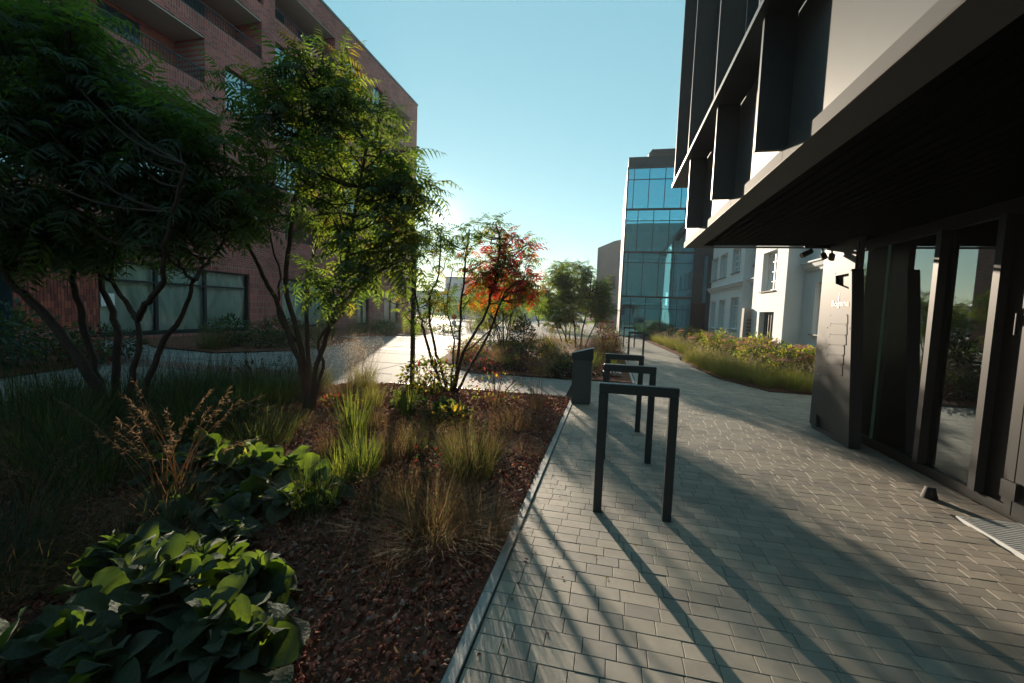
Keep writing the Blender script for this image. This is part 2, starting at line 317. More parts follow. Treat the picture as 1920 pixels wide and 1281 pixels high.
def link_obj(name, me, parent, mx=None):
    o = bpy.data.objects.new(name, me); COL.objects.link(o); attach(o, parent)
    if mx is not None: o.matrix_basis = mx
    return o
def copy_thing(root, loc, label=None, rot=None):
    def rec(o, par):
        c = o.copy(); COL.objects.link(c)
        if par is not None: c.parent = par
        for ch in list(o.children): rec(ch, c)
        return c
    r = rec(root, None); r.location = loc
    if rot is not None: r.rotation_euler.z = rot
    if label: r['label'] = label
    return r
def frames(pos, dirs, ups, scale):
    """N x 3 x 4 matrices: local +X along dirs, local +Z near ups."""
    X = dirs / np.linalg.norm(dirs, axis=1)[:, None]; Y = np.cross(ups, X); Y /= np.linalg.norm(Y, axis=1)[:, None] + 1e-9; Z = np.cross(X, Y)
    sc = np.asarray(scale, float); sc = sc[:, None] if sc.ndim == 1 else sc
    return np.stack([X * sc[:, :1], Y * sc[:, -1:] if sc.shape[1] > 1 else Y * sc, Z * (sc[:, -1:] if sc.shape[1] > 1 else sc), pos], -1)
def inpoly(x, y, P):
    c = np.zeros(np.shape(x), bool); n = len(P)
    for i in range(n):
        (x0, y0), (x1, y1) = P[i], P[(i + 1) % n]
        if y0 == y1: continue
        k = ((y0 > y) != (y1 > y)) & (x < (x1 - x0) * (y - y0) / (y1 - y0) + x0); c ^= k
    return c

# ================================================================== THE GROUND
b = MB(); b.quad((-900, -900, -.16), (900, -900, -.16), (900, 1800, -.16), (-900, 1800, -.16)); b.build('ground', MT['ground'], kind='structure')
PATH_R = [(-4, 3.16), (6.95, 3.16), (6.96, 6.4), (9.72, 6.4), (9.74, 3.3), (11.26, 2.67), (13.4, 2.5), (15.45, 2.44), (16.6, 2.6), (17.3, 2.62), (20, 2.45), (25.25, 2.07), (29.4, 2.0)]
def path_right(y): return np.interp(y, [p[0] for p in PATH_R], [p[1] for p in PATH_R])
def path_left(y): return np.where(y < 9.46, -.515, np.interp(y, [9.46, 10, 24, 27.8], [.62, .64, .66, .7]))
BED_A = [(-.574, -4), (-.574, 7.42), (-4.1, 7.46), (-5.4, 6.5), (-6.3, 5.0), (-7.2, 2.5), (-8, -4)]
BED_B = [(.56, 9.5), (-3.15, 9.47), (-4.7, 11.3), (-5.2, 14), (-4.9, 19), (-2.8, 23.5), (.1, 26.0), (.58, 24)]
BED_C = [(3.34, 9.76), (2.72, 11.26), (2.55, 13.4), (2.49, 15.45), (2.66, 17.0), (2.66, 17.3), (2.5, 20), (2.12, 25.25), (2.3, 28.6), (5.4, 28.6), (5.4, 10.0)]
# plaza sheet (pale concrete), with joints and red bands
b = MB(); b.quad((-16.1, -40, -.014), (-.7, -40, -.014), (-.7, 30, -.014), (-16.1, 30, -.014))
b.quad((-60, 30, -.014), (14, 30, -.014), (14, 120, -.014), (-60, 120, -.014)); b.quad((-.7, 9.3, -.014), (.62, 9.3, -.014), (.7, 30, -.014), (-.7, 30, -.014))
plaza = b.build('plaza', MT['plaza'], kind='structure')
b = MB()
for y in (8.47, 10.15, 12.2, 14.4, 17, 20, 24, 29): b.box(-16, -4.6, y - .008, y + .008, -.02, -.0095)
for x in (-5.2, -7.6, -10.0, -12.4): b.box(x - .008, x + .008, 4, 29.5, -.02, -.0095)
b.build('joint', MT['joint'], plaza)
b = MB(); b.box(-16, -6.4, 7.1, 7.9, -.03, -.006); b.box(-16, -5.6, 13.1, 13.6, -.03, -.006); b.box(-16, -5.6, 18.4, 19.0, -.03, -.006); b.build('red_band', MT['plaza_band'], plaza)
b = MB(); b.box(-4.1, -.64, 7.425, 7.455, -.03, .012); b.build('edging', MT['mullion'], plaza)
b = MB(); b.quad((-.52, -5, -.03), (6.6, -5, -.03), (6.6, 30, -.03), (-.52, 30, -.03)); path = b.build('paved_path', MT['joint'], kind='structure')
# pavers: real stones with chamfered rims
def paver_tpl(l, w=.0968, c=.0017, h=.03):
    x, y = l / 2, w / 2
    V = [(sx * (x - c), sy * (y - c), 0) for sx, sy in ((-1, -1), (1, -1), (1, 1), (-1, 1))] + [(sx * x, sy * y, -c) for sx, sy in ((-1, -1), (1, -1), (1, 1), (-1, 1))] + [(sx * x, sy * y, -h) for sx, sy in ((-1, -1), (1, -1), (1, 1), (-1, 1))]
    F = [[0, 1, 2, 3]] + [[4 + i, 4 + (i + 1) % 4, (i + 1) % 4, i] for i in range(4)] + [[8 + i, 8 + (i + 1) % 4, 4 + (i + 1) % 4, 4 + i] for i in range(4)]
    return np.array(V, float), {4: np.array(F)}
PL = [.13, .15, .17, .20]; PT = [paver_tpl(l - .0032) for l in PL]
rows = []
for r in range(int((29.4 + 1.4) / .1)):
    y = -1.4 + .1 * r + .05; x = float(path_left(np.array(y))); xr = float(path_right(y))
    k = 0
    while x < xr - .03:
        ti = int(rng.choice(4, p=[.25, .4, .2, .15])); l = PL[ti]
        if k == 0: l = l * random.uniform(.5, 1)
        if x + l > xr: l = xr - x
        if not (x + l / 2 > 2.765 and 2.2 < y < 3.99) and l > .03: rows.append((x + l / 2, y, l, ti))
        x += l; k += 1
rows = np.array(rows); N = len(rows)
dz = rng.normal(0, .0007, N); tx = rng.normal(0, .0045, N); ty = rng.normal(0, .0045, N); pm = rng.choice(4, N, p=[.35, .3, .2, .15])
depth = -(np.stack([rows[:, 0], rows[:, 1], np.zeros(N)], 1) - np.array([0, 0, HC])) @ RC[:, 2]
uu = CX + FPX * ((np.stack([rows[:, 0], rows[:, 1], np.full(N, -HC)], 1)) @ RC[:, 0]) / np.maximum(depth, .01); vv = CY - FPX * ((np.stack([rows[:, 0], rows[:, 1], np.full(N, -HC)], 1)) @ RC[:, 1]) / np.maximum(depth, .01)
inview = (depth > .2) & (uu > -40) & (uu < 1960) & (vv < 1310)
order = np.argsort(np.where(inview, depth, 999)); near = set(order[:300].tolist())
full = [abs(rows[i, 2] - PL[int(rows[i, 3])]) < 1e-6 for i in range(N)]
pmesh = {}
def pmat(i):
    sx = rows[i, 2] / PL[int(rows[i, 3])]
    return Matrix(((sx, 0, 0, rows[i, 0]), (0, 1, 0, rows[i, 1]), (tx[i] * sx, ty[i], 1, dz[i]), (0, 0, 0, 1)))
for i in near:
    k = (int(rows[i, 3]), int(pm[i]))
    if k not in pmesh:
        q = MB(); q.inst(PT[k[0]], np.eye(4)[None, :3]); pmesh[k] = q.mesh('paver', MT['paver'][k[1]])
    link_obj('paver', pmesh[k], path, pmat(i))
b = MB()
for ti in range(4):
    ids = [i for i in range(N) if i not in near and int(rows[i, 3]) == ti]
    b.inst(PT[ti], np.array([np.array(pmat(i))[:3] for i in ids]), pm[ids])
b.build('paver_field', MT['paver'], path, kind='stuff')
# kerb stones
kerb = thing('garden_kerb', 'pale concrete kerb edging between the gravel bed and paved path', 'kerb', (-.575, 2, 0))
kq = MB(); kq.bbox(-.03, .027, 0, .845, -.15, .012, .004); kme = kq.mesh('kerb_stone', MT['kerb'])
for i, y in enumerate(np.arange(-2.18, 7.1, .85)): link_obj('kerb_stone', kme, kerb, Matrix.Translation((-.548, y, random.uniform(-.002, .002))))
kerb2 = thing('bed_kerb', 'pale kerb along the far planting bed beside the black stands', 'kerb', (.59, 15, 0))
for y in np.arange(9.5, 25.4, .85): link_obj('kerb_stone', kme, kerb2, Matrix.Translation((.592, y, 0)))
# soil sheets with gentle relief
def soil(name, poly, z, seed, amp=.03):
    P = np.array(poly); g = .22; xs = np.arange(P[:, 0].min(), P[:, 0].max() + g, g); ys = np.arange(P[:, 1].min(), P[:, 1].max() + g, g)
    b = MB(); b.poly([(x, y, z) for x, y in poly][::-1] if area(poly) < 0 else [(x, y, z) for x, y in poly]); return b.build(name, MT['soil'], kind='structure')
def area(P): return sum(P[i][0] * P[(i + 1) % len(P)][1] - P[(i + 1) % len(P)][0] * P[i][1] for i in range(len(P)))
soil('garden_bed', BED_A, -.006, 1); soil('garden_bed', BED_B, .02, 2); soil('garden_bed', BED_C, .01, 3)
BED_D = [(-16.0, 11.6), (-16.0, 19), (-10.2, 16.2), (-9.2, 11.4), (-10.6, 9.6), (-13.2, 9.9)]
BED_E = [(-16.0, 19.6), (-16, 27), (-11.5, 28), (-9.6, 21.5), (-10.6, 18.2), (-12.2, 16.9)]
BED_F = [(-16, 3), (-16, 9.3), (-13.4, 8.6), (-10.6, 6.6), (-9.8, 4)]
for P in (BED_D, BED_E, BED_F): soil('garden_bed', P, .02, 4)
# loose stones
def stone_tpl(seed):
    r = np.random.default_rng(seed); V = np.array([(1, 0, 0), (-1, 0, 0), (0, 1, 0), (0, -1, 0), (0, 0, .8), (0, 0, -.6)], float) * r.uniform(.65, 1.2, (6, 1)); V += r.normal(0, .16, (6, 3))
    return V, {3: np.array([[0, 2, 4], [2, 1, 4], [1, 3, 4], [3, 0, 4], [2, 0, 5], [1, 2, 5], [3, 1, 5], [0, 3, 5]])}
def rotmats(n, r=rng):
    q = r.normal(size=(n, 4)); q /= np.linalg.norm(q, axis=1)[:, None]; w, x, y, z = q.T
    return np.stack([np.stack([1 - 2 * (y * y + z * z), 2 * (x * y - z * w), 2 * (x * z + y * w)], -1), np.stack([2 * (x * y + z * w), 1 - 2 * (x * x + z * z), 2 * (y * z - x * w)], -1), np.stack([2 * (x * z - y * w), 2 * (y * z + x * w), 1 - 2 * (x * x + y * y)], -1)], 1)
b = MB()
for k in range(6):
    n = 26000; x = rng.uniform(-6, -.585, n); y = rng.uniform(.4, 7.4, n)
    keep = inpoly(x, y, BED_A) & (rng.random(n) < np.clip(1.6 / (np.hypot(x, y) - .2), 0, 1) * .42 + .02)
    x, y = x[keep], y[keep]; n = len(x); Rm = rotmats(n) * (rng.uniform(.008, .021, n) * np.clip(1 + (np.hypot(x, y) - 2) * .1, 1, 1.5))[:, None, None]
    z = rng.uniform(-.004, .016, n) + .012 * (np.sin(x * 5) * np.cos(y * 4.3) + 1)
    b.inst(stone_tpl(k), np.concatenate([Rm, np.stack([x, y, z], 1)[:, :, None]], 2), rng.choice(6, n, p=[.26, .24, .15, .15, .05, .15]))
b.build('gravel', MT['stones'], kind='stuff')
b = MB()   # bark chips and dry bits lying on the bed
n = 5000; x = rng.uniform(-6.5, -.64, n); y = rng.uniform(.5, 7.3, n); k = inpoly(x, y, BED_A); x, y = x[k], y[k]; n = len(x); a = rng.uniform(0, 6.28, n)
d = np.stack([np.cos(a), np.sin(a), rng.normal(0, .15, n)], 1); tw = (np.array([(0, -.5, 0), (0, .5, 0), (1, .35, .02), (1, -.35, .02)], float), {4: np.array([[0, 1, 2, 3]])})
b.inst(tw, frames(np.stack([x, y, rng.uniform(.02, .05, n)], 1), d, rng.normal(0, .4, (n, 3)) + [0, 0, 1], np.stack([rng.uniform(.02, .07, n), rng.uniform(.002, .006, n)], 1)), rng.choice(3, n))
n = 15000; x = rng.uniform(-5.2, -.6, n); y = rng.uniform(.6, 7.35, n); k = inpoly(x, y, BED_A) & (rng.random(n) < .35 + .65 * (np.sin(x * 3.1 + 1) * np.cos(y * 2.3) > -.2)); x, y = x[k], y[k]; n = len(x); a = rng.uniform(0, 6.28, n)
d = np.stack([np.cos(a), np.sin(a), rng.uniform(-.1, 1.3, n)], 1)
b.inst(tw, frames(np.stack([x, y, rng.uniform(0, .03, n)], 1), d, rng.normal(0, 1, (n, 3)), np.stack([rng.uniform(.015, .05, n), rng.uniform(.004, .013, n)], 1)), rng.choice(5, n, p=[.4, .15, .15, .2, .1]))
b.build('litter', [GB['brown'], GB['straw'], LF['red'], LF['seed'], GB['rust']], kind='stuff')
b = MB()   # fallen leaves on the paving
n = 170; x = np.where(rng.random(n) < .5, rng.uniform(-.5, 3.0, n), -.5 + np.abs(rng.normal(0, .18, n))); y = rng.uniform(1.2, 9, n); a = rng.uniform(0, 6.28, n)
lf = (np.array([(0, 0, 0), (.4, .28, .12), (1, 0, .05), (.4, -.28, .12)], float), {3: np.array([[0, 2, 1], [0, 3, 2]])})
b.inst(lf, frames(np.stack([x, y, np.full(n, .004)], 1), np.stack([np.cos(a), np.sin(a), 0 * a], 1), np.tile([0, 0, 1.], (n, 1)), rng.uniform(.008, .03, n)), rng.choice(3, n))
b.build('fallen_leaves', [GB['brown'], LF['seed'], LF['gold']], kind='stuff')

b = MB(); xs = np.linspace(-66, 38, 73); hz_ = 9 + 5 * np.sin(xs * .021 + 1.2) + 2.2 * np.sin(xs * .09) + rng.normal(0, .5, 73)
V = np.vstack([np.stack([xs, np.full(73, 170.), np.full(73, -.3)], 1), np.stack([xs, np.full(73, 215.), hz_], 1), np.stack([xs, np.full(73, 330.), np.full(73, -.3)], 1)])
k = np.arange(2)[:, None] * 73; j = np.arange(72)[None]; b.raw(V, np.stack([k + j, k + j + 1, k + 74 + j, k + 73 + j], -1).reshape(-1, 4), 0, True); b.build('hill', MT['ground'], kind='structure')

# ================================================================== BUILDINGS
def wall_grid(b, axis, c, a0, a1, z0, z1, holes, mi=0, mi_fn=None, flip=False):
    """Wall sheet in plane axis=c with rectangular openings (a0,a1,z0,z1)."""
    A = sorted({a0, a1} | {min(max(h[k], a0), a1) for h in holes for k in (0, 1)}); Z = sorted({z0, z1} | {min(max(h[k], z0), z1) for h in holes for k in (2, 3)})
    for i in range(len(A) - 1):
        for j in range(len(Z) - 1):
            am, zm = (A[i] + A[i + 1]) / 2, (Z[j] + Z[j + 1]) / 2
            if any(h[0] < am < h[1] and h[2] < zm < h[3] for h in holes): continue
            p = [(A[i], Z[j]), (A[i + 1], Z[j]), (A[i + 1], Z[j + 1]), (A[i], Z[j + 1])]
            q = [(c, a, z) if axis == 'x' else (a, c, z) for a, z in p]
            b.quad(*q, mi=mi_fn(am, zm) if mi_fn else mi)
def reveal(b, axis, c, d, h, mi=0):
    y0, y1, z0, z1 = h[:4]
    P = [(y0, z0), (y1, z0), (y1, z1), (y0, z1)]
    for i in range(4):
        (a, z), (a2, z2) = P[i], P[(i + 1) % 4]
        q = [(c, a, z), (c, a2, z2), (c + d, a2, z2), (c + d, a, z)] if axis == 'x' else [(a, c, z), (a2, c, z2), (a2, c + d, z2), (a, c + d, z)]
        b.quad(*q, mi=mi)
def frame_x(b, x0, x1, y0, y1, z0, z1, w, mi=0):
    b.box(x0, x1, y0, y0 + w, z0, z1, mi); b.box(x0, x1, y1 - w, y1, z0, z1, mi); b.box(x0, x1, y0 + w, y1 - w, z0, z0 + w, mi); b.box(x0, x1, y0 + w, y1 - w, z1 - w, z1, mi)

# ---------------- brick apartment building, left
XB = -16.13
bb = thing('brick_building', 'large red brick apartment building with recessed balconies on the left', 'building', (XB, 20, 0))
BALC = [(6.0, 14.35, 9.98, 11.8), (6.0, 15.0, 7.3, 9.08), (11.0, 17.2, 12.5, 14.2), (18.0, 22.5, 14.85, 16.7), (29.0, 31.9, 14.75, 16.4), (29.0, 31.9, 12.2, 13.9), (29, 31.9, 9.6, 11.3), (29, 31.9, 7.1, 8.8), (18.6, 22.5, 4.6, 6.3)]
WINS = [(15.26, 17.2, 9.5, 11.2), (18.0, 19.8, 12.05, 13.8), (16.3, 17.3, 14.9, 16.6), (18, 19.8, 7.0, 8.6), (18, 19.8, 9.5, 11.2), (23.6, 25.0, 14.55, 16.2), (26.5, 27.8, 14.5, 16.2), (26.5, 27.8, 12.05, 13.8), (26.5, 27.8, 9.5, 11.2), (23.6, 25, 12.05, 13.8), (23.6, 25, 9.5, 11.2), (26.5, 27.8, 7.0, 8.7), (23.6, 25, 7.0, 8.7), (15.8, 17.2, 4.6, 6.3), (11.2, 13, 4.6, 6.3), (7, 9, 4.6, 6.3), (26.5, 27.8, 4.4, 6.1), (29, 30.5, 4.4, 6.1), (6, 9, 12.5, 14.2), (9, 13.5, 14.9, 16.6)]
SHOP = [(10.46, 16.4, .1, 2.66), (18.4, 22.2, .1, 2.66), (25.0, 26.4, .1, 2.4), (28.4, 30.6, .1, 2.6)]
PIER = (8.44, 10.46, .42, 2.94); RECESS = (5.4, 8.44, 0, 2.94)
b = MB(); allh = BALC + WINS + SHOP + [PIER, RECESS]
def bandmat(y, z):
    return 1 if z < 2.98 or any(h[0] - .2 < y < h[1] + .2 and h[2] - .5 < z < h[2] for h in BALC) else 0
hz = [(h[0] - .15, h[1] + .15, h[2] - .45, h[2] - .449) for h in BALC] + [(0, 33, 2.94, 2.941)]
wall_grid(b, 'x', XB, -25, 33.15, 0, 17.75, allh, mi_fn=bandmat)
for h in hz: pass
b.quad((XB, 33.15, 0), (-34, 33.15, 0), (-34, 33.15, 17.75), (XB, 33.15, 17.75), 2); b.quad((XB, -25, 0), (-34, -25, 0), (-34, -25, 17.75), (XB, -25, 17.75), 2); b.quad((-34, -25, 0), (-34, 33.15, 0), (-34, 33.15, 17.75), (-34, -25, 17.75), 0)
for h in BALC: reveal(b, 'x', XB, -1.5, h, 0)
for h in WINS + SHOP: reveal(b, 'x', XB, -.22, h, 0)
b.build('wall', [MT['brick'], MT['brick_stack'], MT['brick_xz']], bb)
b = MB(); b.box(-34, XB + .04, -25, 33.2, 17.75, 17.9); b.build('roof', MT['roof'], bb)
b = MB(); b.quad((XB - .02, PIER[0], PIER[2]), (XB - .02, PIER[1], PIER[2]), (XB - .02, PIER[1], PIER[3]), (XB - .02, PIER[0], PIER[3])); pier = b.build('pier', MT['mortar'], bb)
q = MB(); q.bbox(-.02, .012, -.0365, .0365, -.102, .102, .003); bme = [q.mesh('brick', m) for m in MT['brickobj']]
for i in range(25):
    for j in range(12):
        link_obj('brick', random.choice(bme), pier, Matrix.Translation((XB + random.uniform(-.003, .002), PIER[0] + .0404 + i * .0808, PIER[2] + .105 + j * .21)))
b = MB(); b.box(XB - 1.2, XB - 1.15, RECESS[0], RECESS[1], 0, RECESS[3]); b.box(XB - 1.2, XB - .02, RECESS[1] - .02, RECESS[1] - .004, 0, RECESS[3]); b.build('recess_panel', MT['tower_dark'], bb)
for h in BALC:
    y0, y1, z0, z1 = h
    b = MB(); b.box(XB - 1.5, XB - .03, y0 + .005, y1 - .005, z1 - .06, z1 - .006); sf = b.build('balcony_soffit', MT['soffit_pale'], bb)
    b = MB(); b.quad((XB - 1.48, y0, z0), (XB - 1.48, y1, z0), (XB - 1.48, y1, z1), (XB - 1.48, y0, z1)); b.build('balcony_wall', MT['brick'], bb)
    b = MB(); b.box(XB - .10, XB - .06, y0, y1, z0 + .52, z0 + .56); b.box(XB - .10, XB - .06, y0, y1, z0 + .05, z0 + .08)
    for y in np.arange(y0 + .06, y1, .12): b.box(XB - .09, XB - .07, y, y + .016, z0 + .08, z0 + .52)
    b.build('railing', MT['mullion'], bb)
    for y in np.arange(y0 + .9, y1 - .8, 2.4):
        b = MB(); b.box(XB - 1.47, XB - 1.43, y, y + 1.3, z0 + .02, z1 - .25); b.build('balcony_door', MT['dark_win'], bb)
for h in WINS:
    y0, y1, z0, z1 = h; b = MB(); frame_x(b, XB - .2, XB - .14, y0 + .01, y1 - .01, z0 + .01, z1 - .01, .06)
    m = (y0 + y1) / 2; b.box(XB - .2, XB - .14, m - .03, m + .03, z0 + .07, z1 - .07); b.box(XB - .2, XB - .14, y0 + .07, m - .03, z0 + .5, z0 + .54); b.box(XB - .2, XB - .14, m + .03, y1 - .07, z0 + .5, z0 + .54)
    w = b.build('window', MT['mullion'], bb)
    b = MB(); b.quad((XB - .17, y0 + .06, z0 + .06), (XB - .17, y1 - .06, z0 + .06), (XB - .17, y1 - .06, z1 - .06), (XB - .17, y0 + .06, z1 - .06)); b.build('pane', MT['win_blue'], w)
    b = MB(); b.box(XB - .9, XB - .85, y0 - .3, y1 + .3, z0 - .2, z1 + .2); b.build('curtain', MT['slab'], w)
for si, (y0, y1, z0, z1) in enumerate(SHOP):
    b = MB(); frame_x(b, XB - .2, XB - .08, y0 + .01, y1 - .01, z0, z1 - .01, .07); b.box(XB - .2, XB - .06, y0 + .08, y1 - .08, z0 + .07, z0 + .16)
    n = 3 if si == 0 else 2; ms = [12.35, 14.29] if si == 0 else [y0 + (y1 - y0) * k / 2 for k in (1,)]
    for m in ms: b.box(XB - .2, XB - .08, m - .05, m + .05, z0 + .16, z1 - .08)
    cuts = [y0 + .08] + ms + [y1 - .08]
    for i in range(len(cuts) - 1): b.box(XB - .2, XB - .09, cuts[i] + .05, cuts[i + 1] - .05, 1.96, 2.04)
    w = b.build('shop_window', MT['mullion'], bb)
    for i in range(len(cuts) - 1):
        q = MB(); q.quad((XB - .15, cuts[i], z0), (XB - .15, cuts[i + 1], z0), (XB - .15, cuts[i + 1], z1), (XB - .15, cuts[i], z1)); q.build('pane', MT['shop_glass'], w)
    ys = np.linspace(y0 - .1, y1 + .1, 240); zs = np.linspace(z0, z1, 30); Y, Z = np.meshgrid(ys, zs)
    ph = Y * 7 + np.sin(Z * 2.1 + Y * 1.3) * 1.6; X = XB - .33 + .045 * np.sin(ph) + .03 * np.sin(ph * 2.3 + 1 + Z) + .04 * np.sin(Y * 2.2 - Z * 1.9)
    V = np.stack([X, Y, Z], -1).reshape(-1, 3); k = np.arange(29)[:, None] * 240 + np.arange(239)[None]
    q = MB(); q.raw(V, np.stack([k, k + 1, k + 241, k + 240], -1).reshape(-1, 4), 0, True); q.build('film_curtain', MT['film'], w)
b = MB(); b.box(XB - .12, XB - .115, 10.6, 11.0, 1.12, 1.55); tag(b.build('notice', MT['white'], None), 'white paper notice taped inside the filmed shop window', 'notice')
b = MB()
for h in BALC[:3]: b.box(XB, XB + .1, h[1] + .3, h[1] + .48, h[2] - .4, h[2] - .33)
b.build('wall_lamp', MT['black'], bb)

# ---------------- dark building, right
db = thing('metal_building', 'dark modern building with overhanging satin metal storey above the path', 'building', (1.1, 0, 0))
FIN = [5.9, 4.5, 3.25, .9, -.6, -2.1, -3.6]; Y1 = 7.13; ZB = 2.56
b = MB(); b.box(1.13, 12, -14, 7.06, 2.64, 12); b.build('upper_storey', MT['tower_dark'], db)
ends = [Y1] + FIN + [-14]
for i in range(len(ends) - 1):
    ya, yb = ends[i + 1], ends[i]
    b = MB(); b.box(1.095, 1.125, ya + .012, yb - .012, 2.655, 3.49); b.build('facade_panel', MT['panel'], db)
    b = MB(); b.box(1.07, 1.128, ya + .003, yb - .003, ZB, 2.642); b.build('bottom_trim', MT['trim'], db)
    b = MB(); b.box(1.10, 1.125, ya + .05, yb - .12, 3.62, 7.4); b.build('upper_pane', MT['win_blue'], db)
    b = MB(); b.box(1.085, 1.128, yb - .115, yb - .02, 3.56, 7.4); b.build('reveal_strip', MT['panel'], db)
for y in FIN:
    b = MB(); b.box(.895, 1.092, y - .018, y + .018, 2.63, 3.498); b.build('fin', MT['fin'], db)
for y in FIN + [Y1 - .03]:
    b = MB(); b.box(.86, 1.083, y - .018, y + .018, 3.545, 7.6); b.build('fin', MT['fin'], db)
b = MB(); b.box(.845, 1.093, -14, 7.22, 3.502, 3.542); b.build('shelf', MT['fin'], db)
b = MB(); b.box(1.072, 1.30, -14, 7.11, ZB - .004, ZB - .0005 + .0); b.box(1.30, 3.9, 6.93, 7.11, ZB - .004, ZB - .0005); b.build('soffit_border', MT['panel_edge'], db)
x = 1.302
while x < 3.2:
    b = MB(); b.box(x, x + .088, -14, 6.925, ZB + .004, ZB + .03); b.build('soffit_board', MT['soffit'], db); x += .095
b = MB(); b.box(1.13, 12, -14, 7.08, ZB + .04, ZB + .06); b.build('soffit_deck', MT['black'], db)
XG = 3.22
b = MB(); b.box(XG - .05, XG + .05, -8, 6.95, 0, .09); b.build('sill', MT['black'], db)
b = MB(); b.box(XG - .04, XG + .05, -8, 6.95, 2.44, 2.555); b.build('head', MT['black'], db)
MU = [5.1, 4.40, 3.16, 2.1, 1.0, -.2, -1.5]
for y in MU:
    b = MB(); b.box(XG - .085, XG + .05, y - .035, y + .035, .09, 2.44); b.build('mullion', MT['door_metal'], db)
cuts = [6.0] + MU
for i in range(len(cuts) - 1):
    if i == 2: continue
    b = MB(); b.box(XG - .006, XG + .006, cuts[i + 1] + .03, cuts[i] - .03, .09, 2.44); b.build('pane', MT['door_glass'], db)
b = MB(); b.box(XG - .012, XG + .012, 5.975, 6.02, .09, 2.44); b.build('glass_edge', MT['glass_edge'], db)
b = MB(); b.box(XG - .006, XG + .006, 6.022, 6.93, .09, 2.44); b.build('pane', MT['door_glass'], db)
b = MB(); b.box(XG + .014, 6.5, 6.93, 6.95, .0, 2.55); b.build('end_wall', MT['tower_dark'], db)
b = MB(); b.box(XG + .05, 9, -8, 6.0, -.03, .012); b.build('interior_floor', MT['slab'], db)
b = MB(); b.box(6.5, 6.6, -8, 6.0, 0, 2.55); b.box(3.3, 6.5, -8.1, -8, 0, 2.55); b.box(4.9, 5.1, 4.9, 5.1, .012, 2.5); b.build('interior_wall', MT['tower_dark'], db)
# door (metal leaf) between mullions at 4.40 and 3.16
d = MB(); d.box(XG - .055, XG - .005, 3.21, 4.12, .03, 2.43); dr = d.build('door', MT['door_metal'], db)
d = MB(); d.box(XG - .085, XG - .057, 4.02, 4.13, 1.52, 1.60); d.box(XG - .085, XG - .057, 4.02, 4.13, 1.66, 1.82); d.tube([(XG - .09, 4.15, 1.45), (XG - .09, 4.15, 1.62)], .016, 8); d.build('hinge', MT['black'], dr)
d = MB(); d.box(XG - .085, XG - .057, 4.0, 4.13, .16, .30); d.build('hinge', MT['black'], dr)
d = MB(); d.box(XG - .058, XG - .0555, 4.055, 4.063, .03, 2.43); d.build('groove', MT['black'], dr)
d = MB(); d.box(XG - .015, XG + .04, 4.123, 4.364, .03, 2.43); d.build('jamb', MT['black'], db)
# clad column at the corner
d = MB(); d.box(2.932, 2.985, 6.05, 6.9, 0, 2.555); d.build('column', MT['sign_metal'], db)
d = MB(); d.box(2.905, 2.928, 6.075, 6.88, .03, 2.50); d.build('column_panel', MT['sign_metal'], db)
# radiator behind the glass
rd = thing('radiator', 'white ribbed radiator standing low behind the dark glass', 'radiator', (3.6, 4.6, .3))
b = MB(); b.bbox(3.56, 3.64, 4.15, 4.85, .28, .30, .004); b.bbox(3.56, 3.64, 4.15, 4.85, .62, .65, .004); b.box(3.61, 3.64, 4.2, 4.8, .3, .62)
b.build('frame', MT['white'], rd)
for k in range(11):
    b = MB(); b.box(3.565, 3.6, 4.17 + k * .062, 4.20 + k * .062, .302, .618); b.build('rib', MT['white'], rd)
for y in (4.25, 4.75):
    b = MB(); b.box(3.59, 3.61, y, y + .03, .012, .28); b.build('leg', MT['white'], rd)

# ---------------- sign pylon by the column
def keyhole(outer, hole):
    o = [np.array(p) for p in outer]; h = [np.array(p) for p in hole]
    i, j = min(((i, j) for i in range(len(o)) for j in range(len(h))), key=lambda ij: np.linalg.norm(o[ij[0]] - h[ij[1]]))
    return o[:i + 1] + [h[(j + k) % len(h)] for k in range(len(h) + 1)] + o[i:]
def px6(x, y): return (1500 + x / 3.05, 440 + y / 3.05)
XS = 2.86
sg = thing('sign_pylon', 'dark metal tapering sign pylon with a small white wordmark beside the glass wall', 'sign', (XS, 6.2, 0))
P3 = lambda pts, x=XS: [onX(*p, x) for p in pts]
outer = P3([(1521.5, 803), (1538, 690), (1549, 620), (1567, 511), (1597, 504), (1597, 560), (1590.5, 842)])
outer[0][2] = .0; outer[-1][2] = 0
h1 = P3([px6(203, 236), px6(279, 221), px6(279, 312), px6(203, 281)]); h2 = P3([px6(92, 1024), px6(135, 1064), px6(206, 1146), px6(92, 1100)])
up = [outer[1], outer[2], outer[3], outer[4], outer[5], outer[5] * .5 + outer[6] * .5]
lo = [outer[0], outer[1], outer[5] * .5 + outer[6] * .5, outer[6]]
b = MB()
import mathutils
def fillpoly(b, outer, holes, x, mi=0):
    loops = [[Vector((0, p[1], p[2])) for p in outer]] + [[Vector((0, p[1], p[2])) for p in h] for h in holes]
    tris = mathutils.geometry.tessellate_polygon(loops); pts = [p for l in loops for p in l]
    b.raw([(x, p.y, p.z) for p in pts], [list(t) for t in tris], mi)
fillpoly(b, outer, [h1, h2], XS)
n = len(outer)
for i in range(n):
    p, q = outer[i], outer[(i + 1) % n]; b.quad(p, q, q + [.13, 0, 0], p + [.13, 0, 0], 1)
for h in (h1, h2):
    for i in range(4):
        p, q = h[i], h[(i + 1) % 4]; b.quad(p, q, q + [.10, 0, 0], p + [.10, 0, 0], 1)
fillpoly(b, outer, [], XS + .13, 1)
b.build('shell', [MT['sign_metal'], MT['fin']], sg)
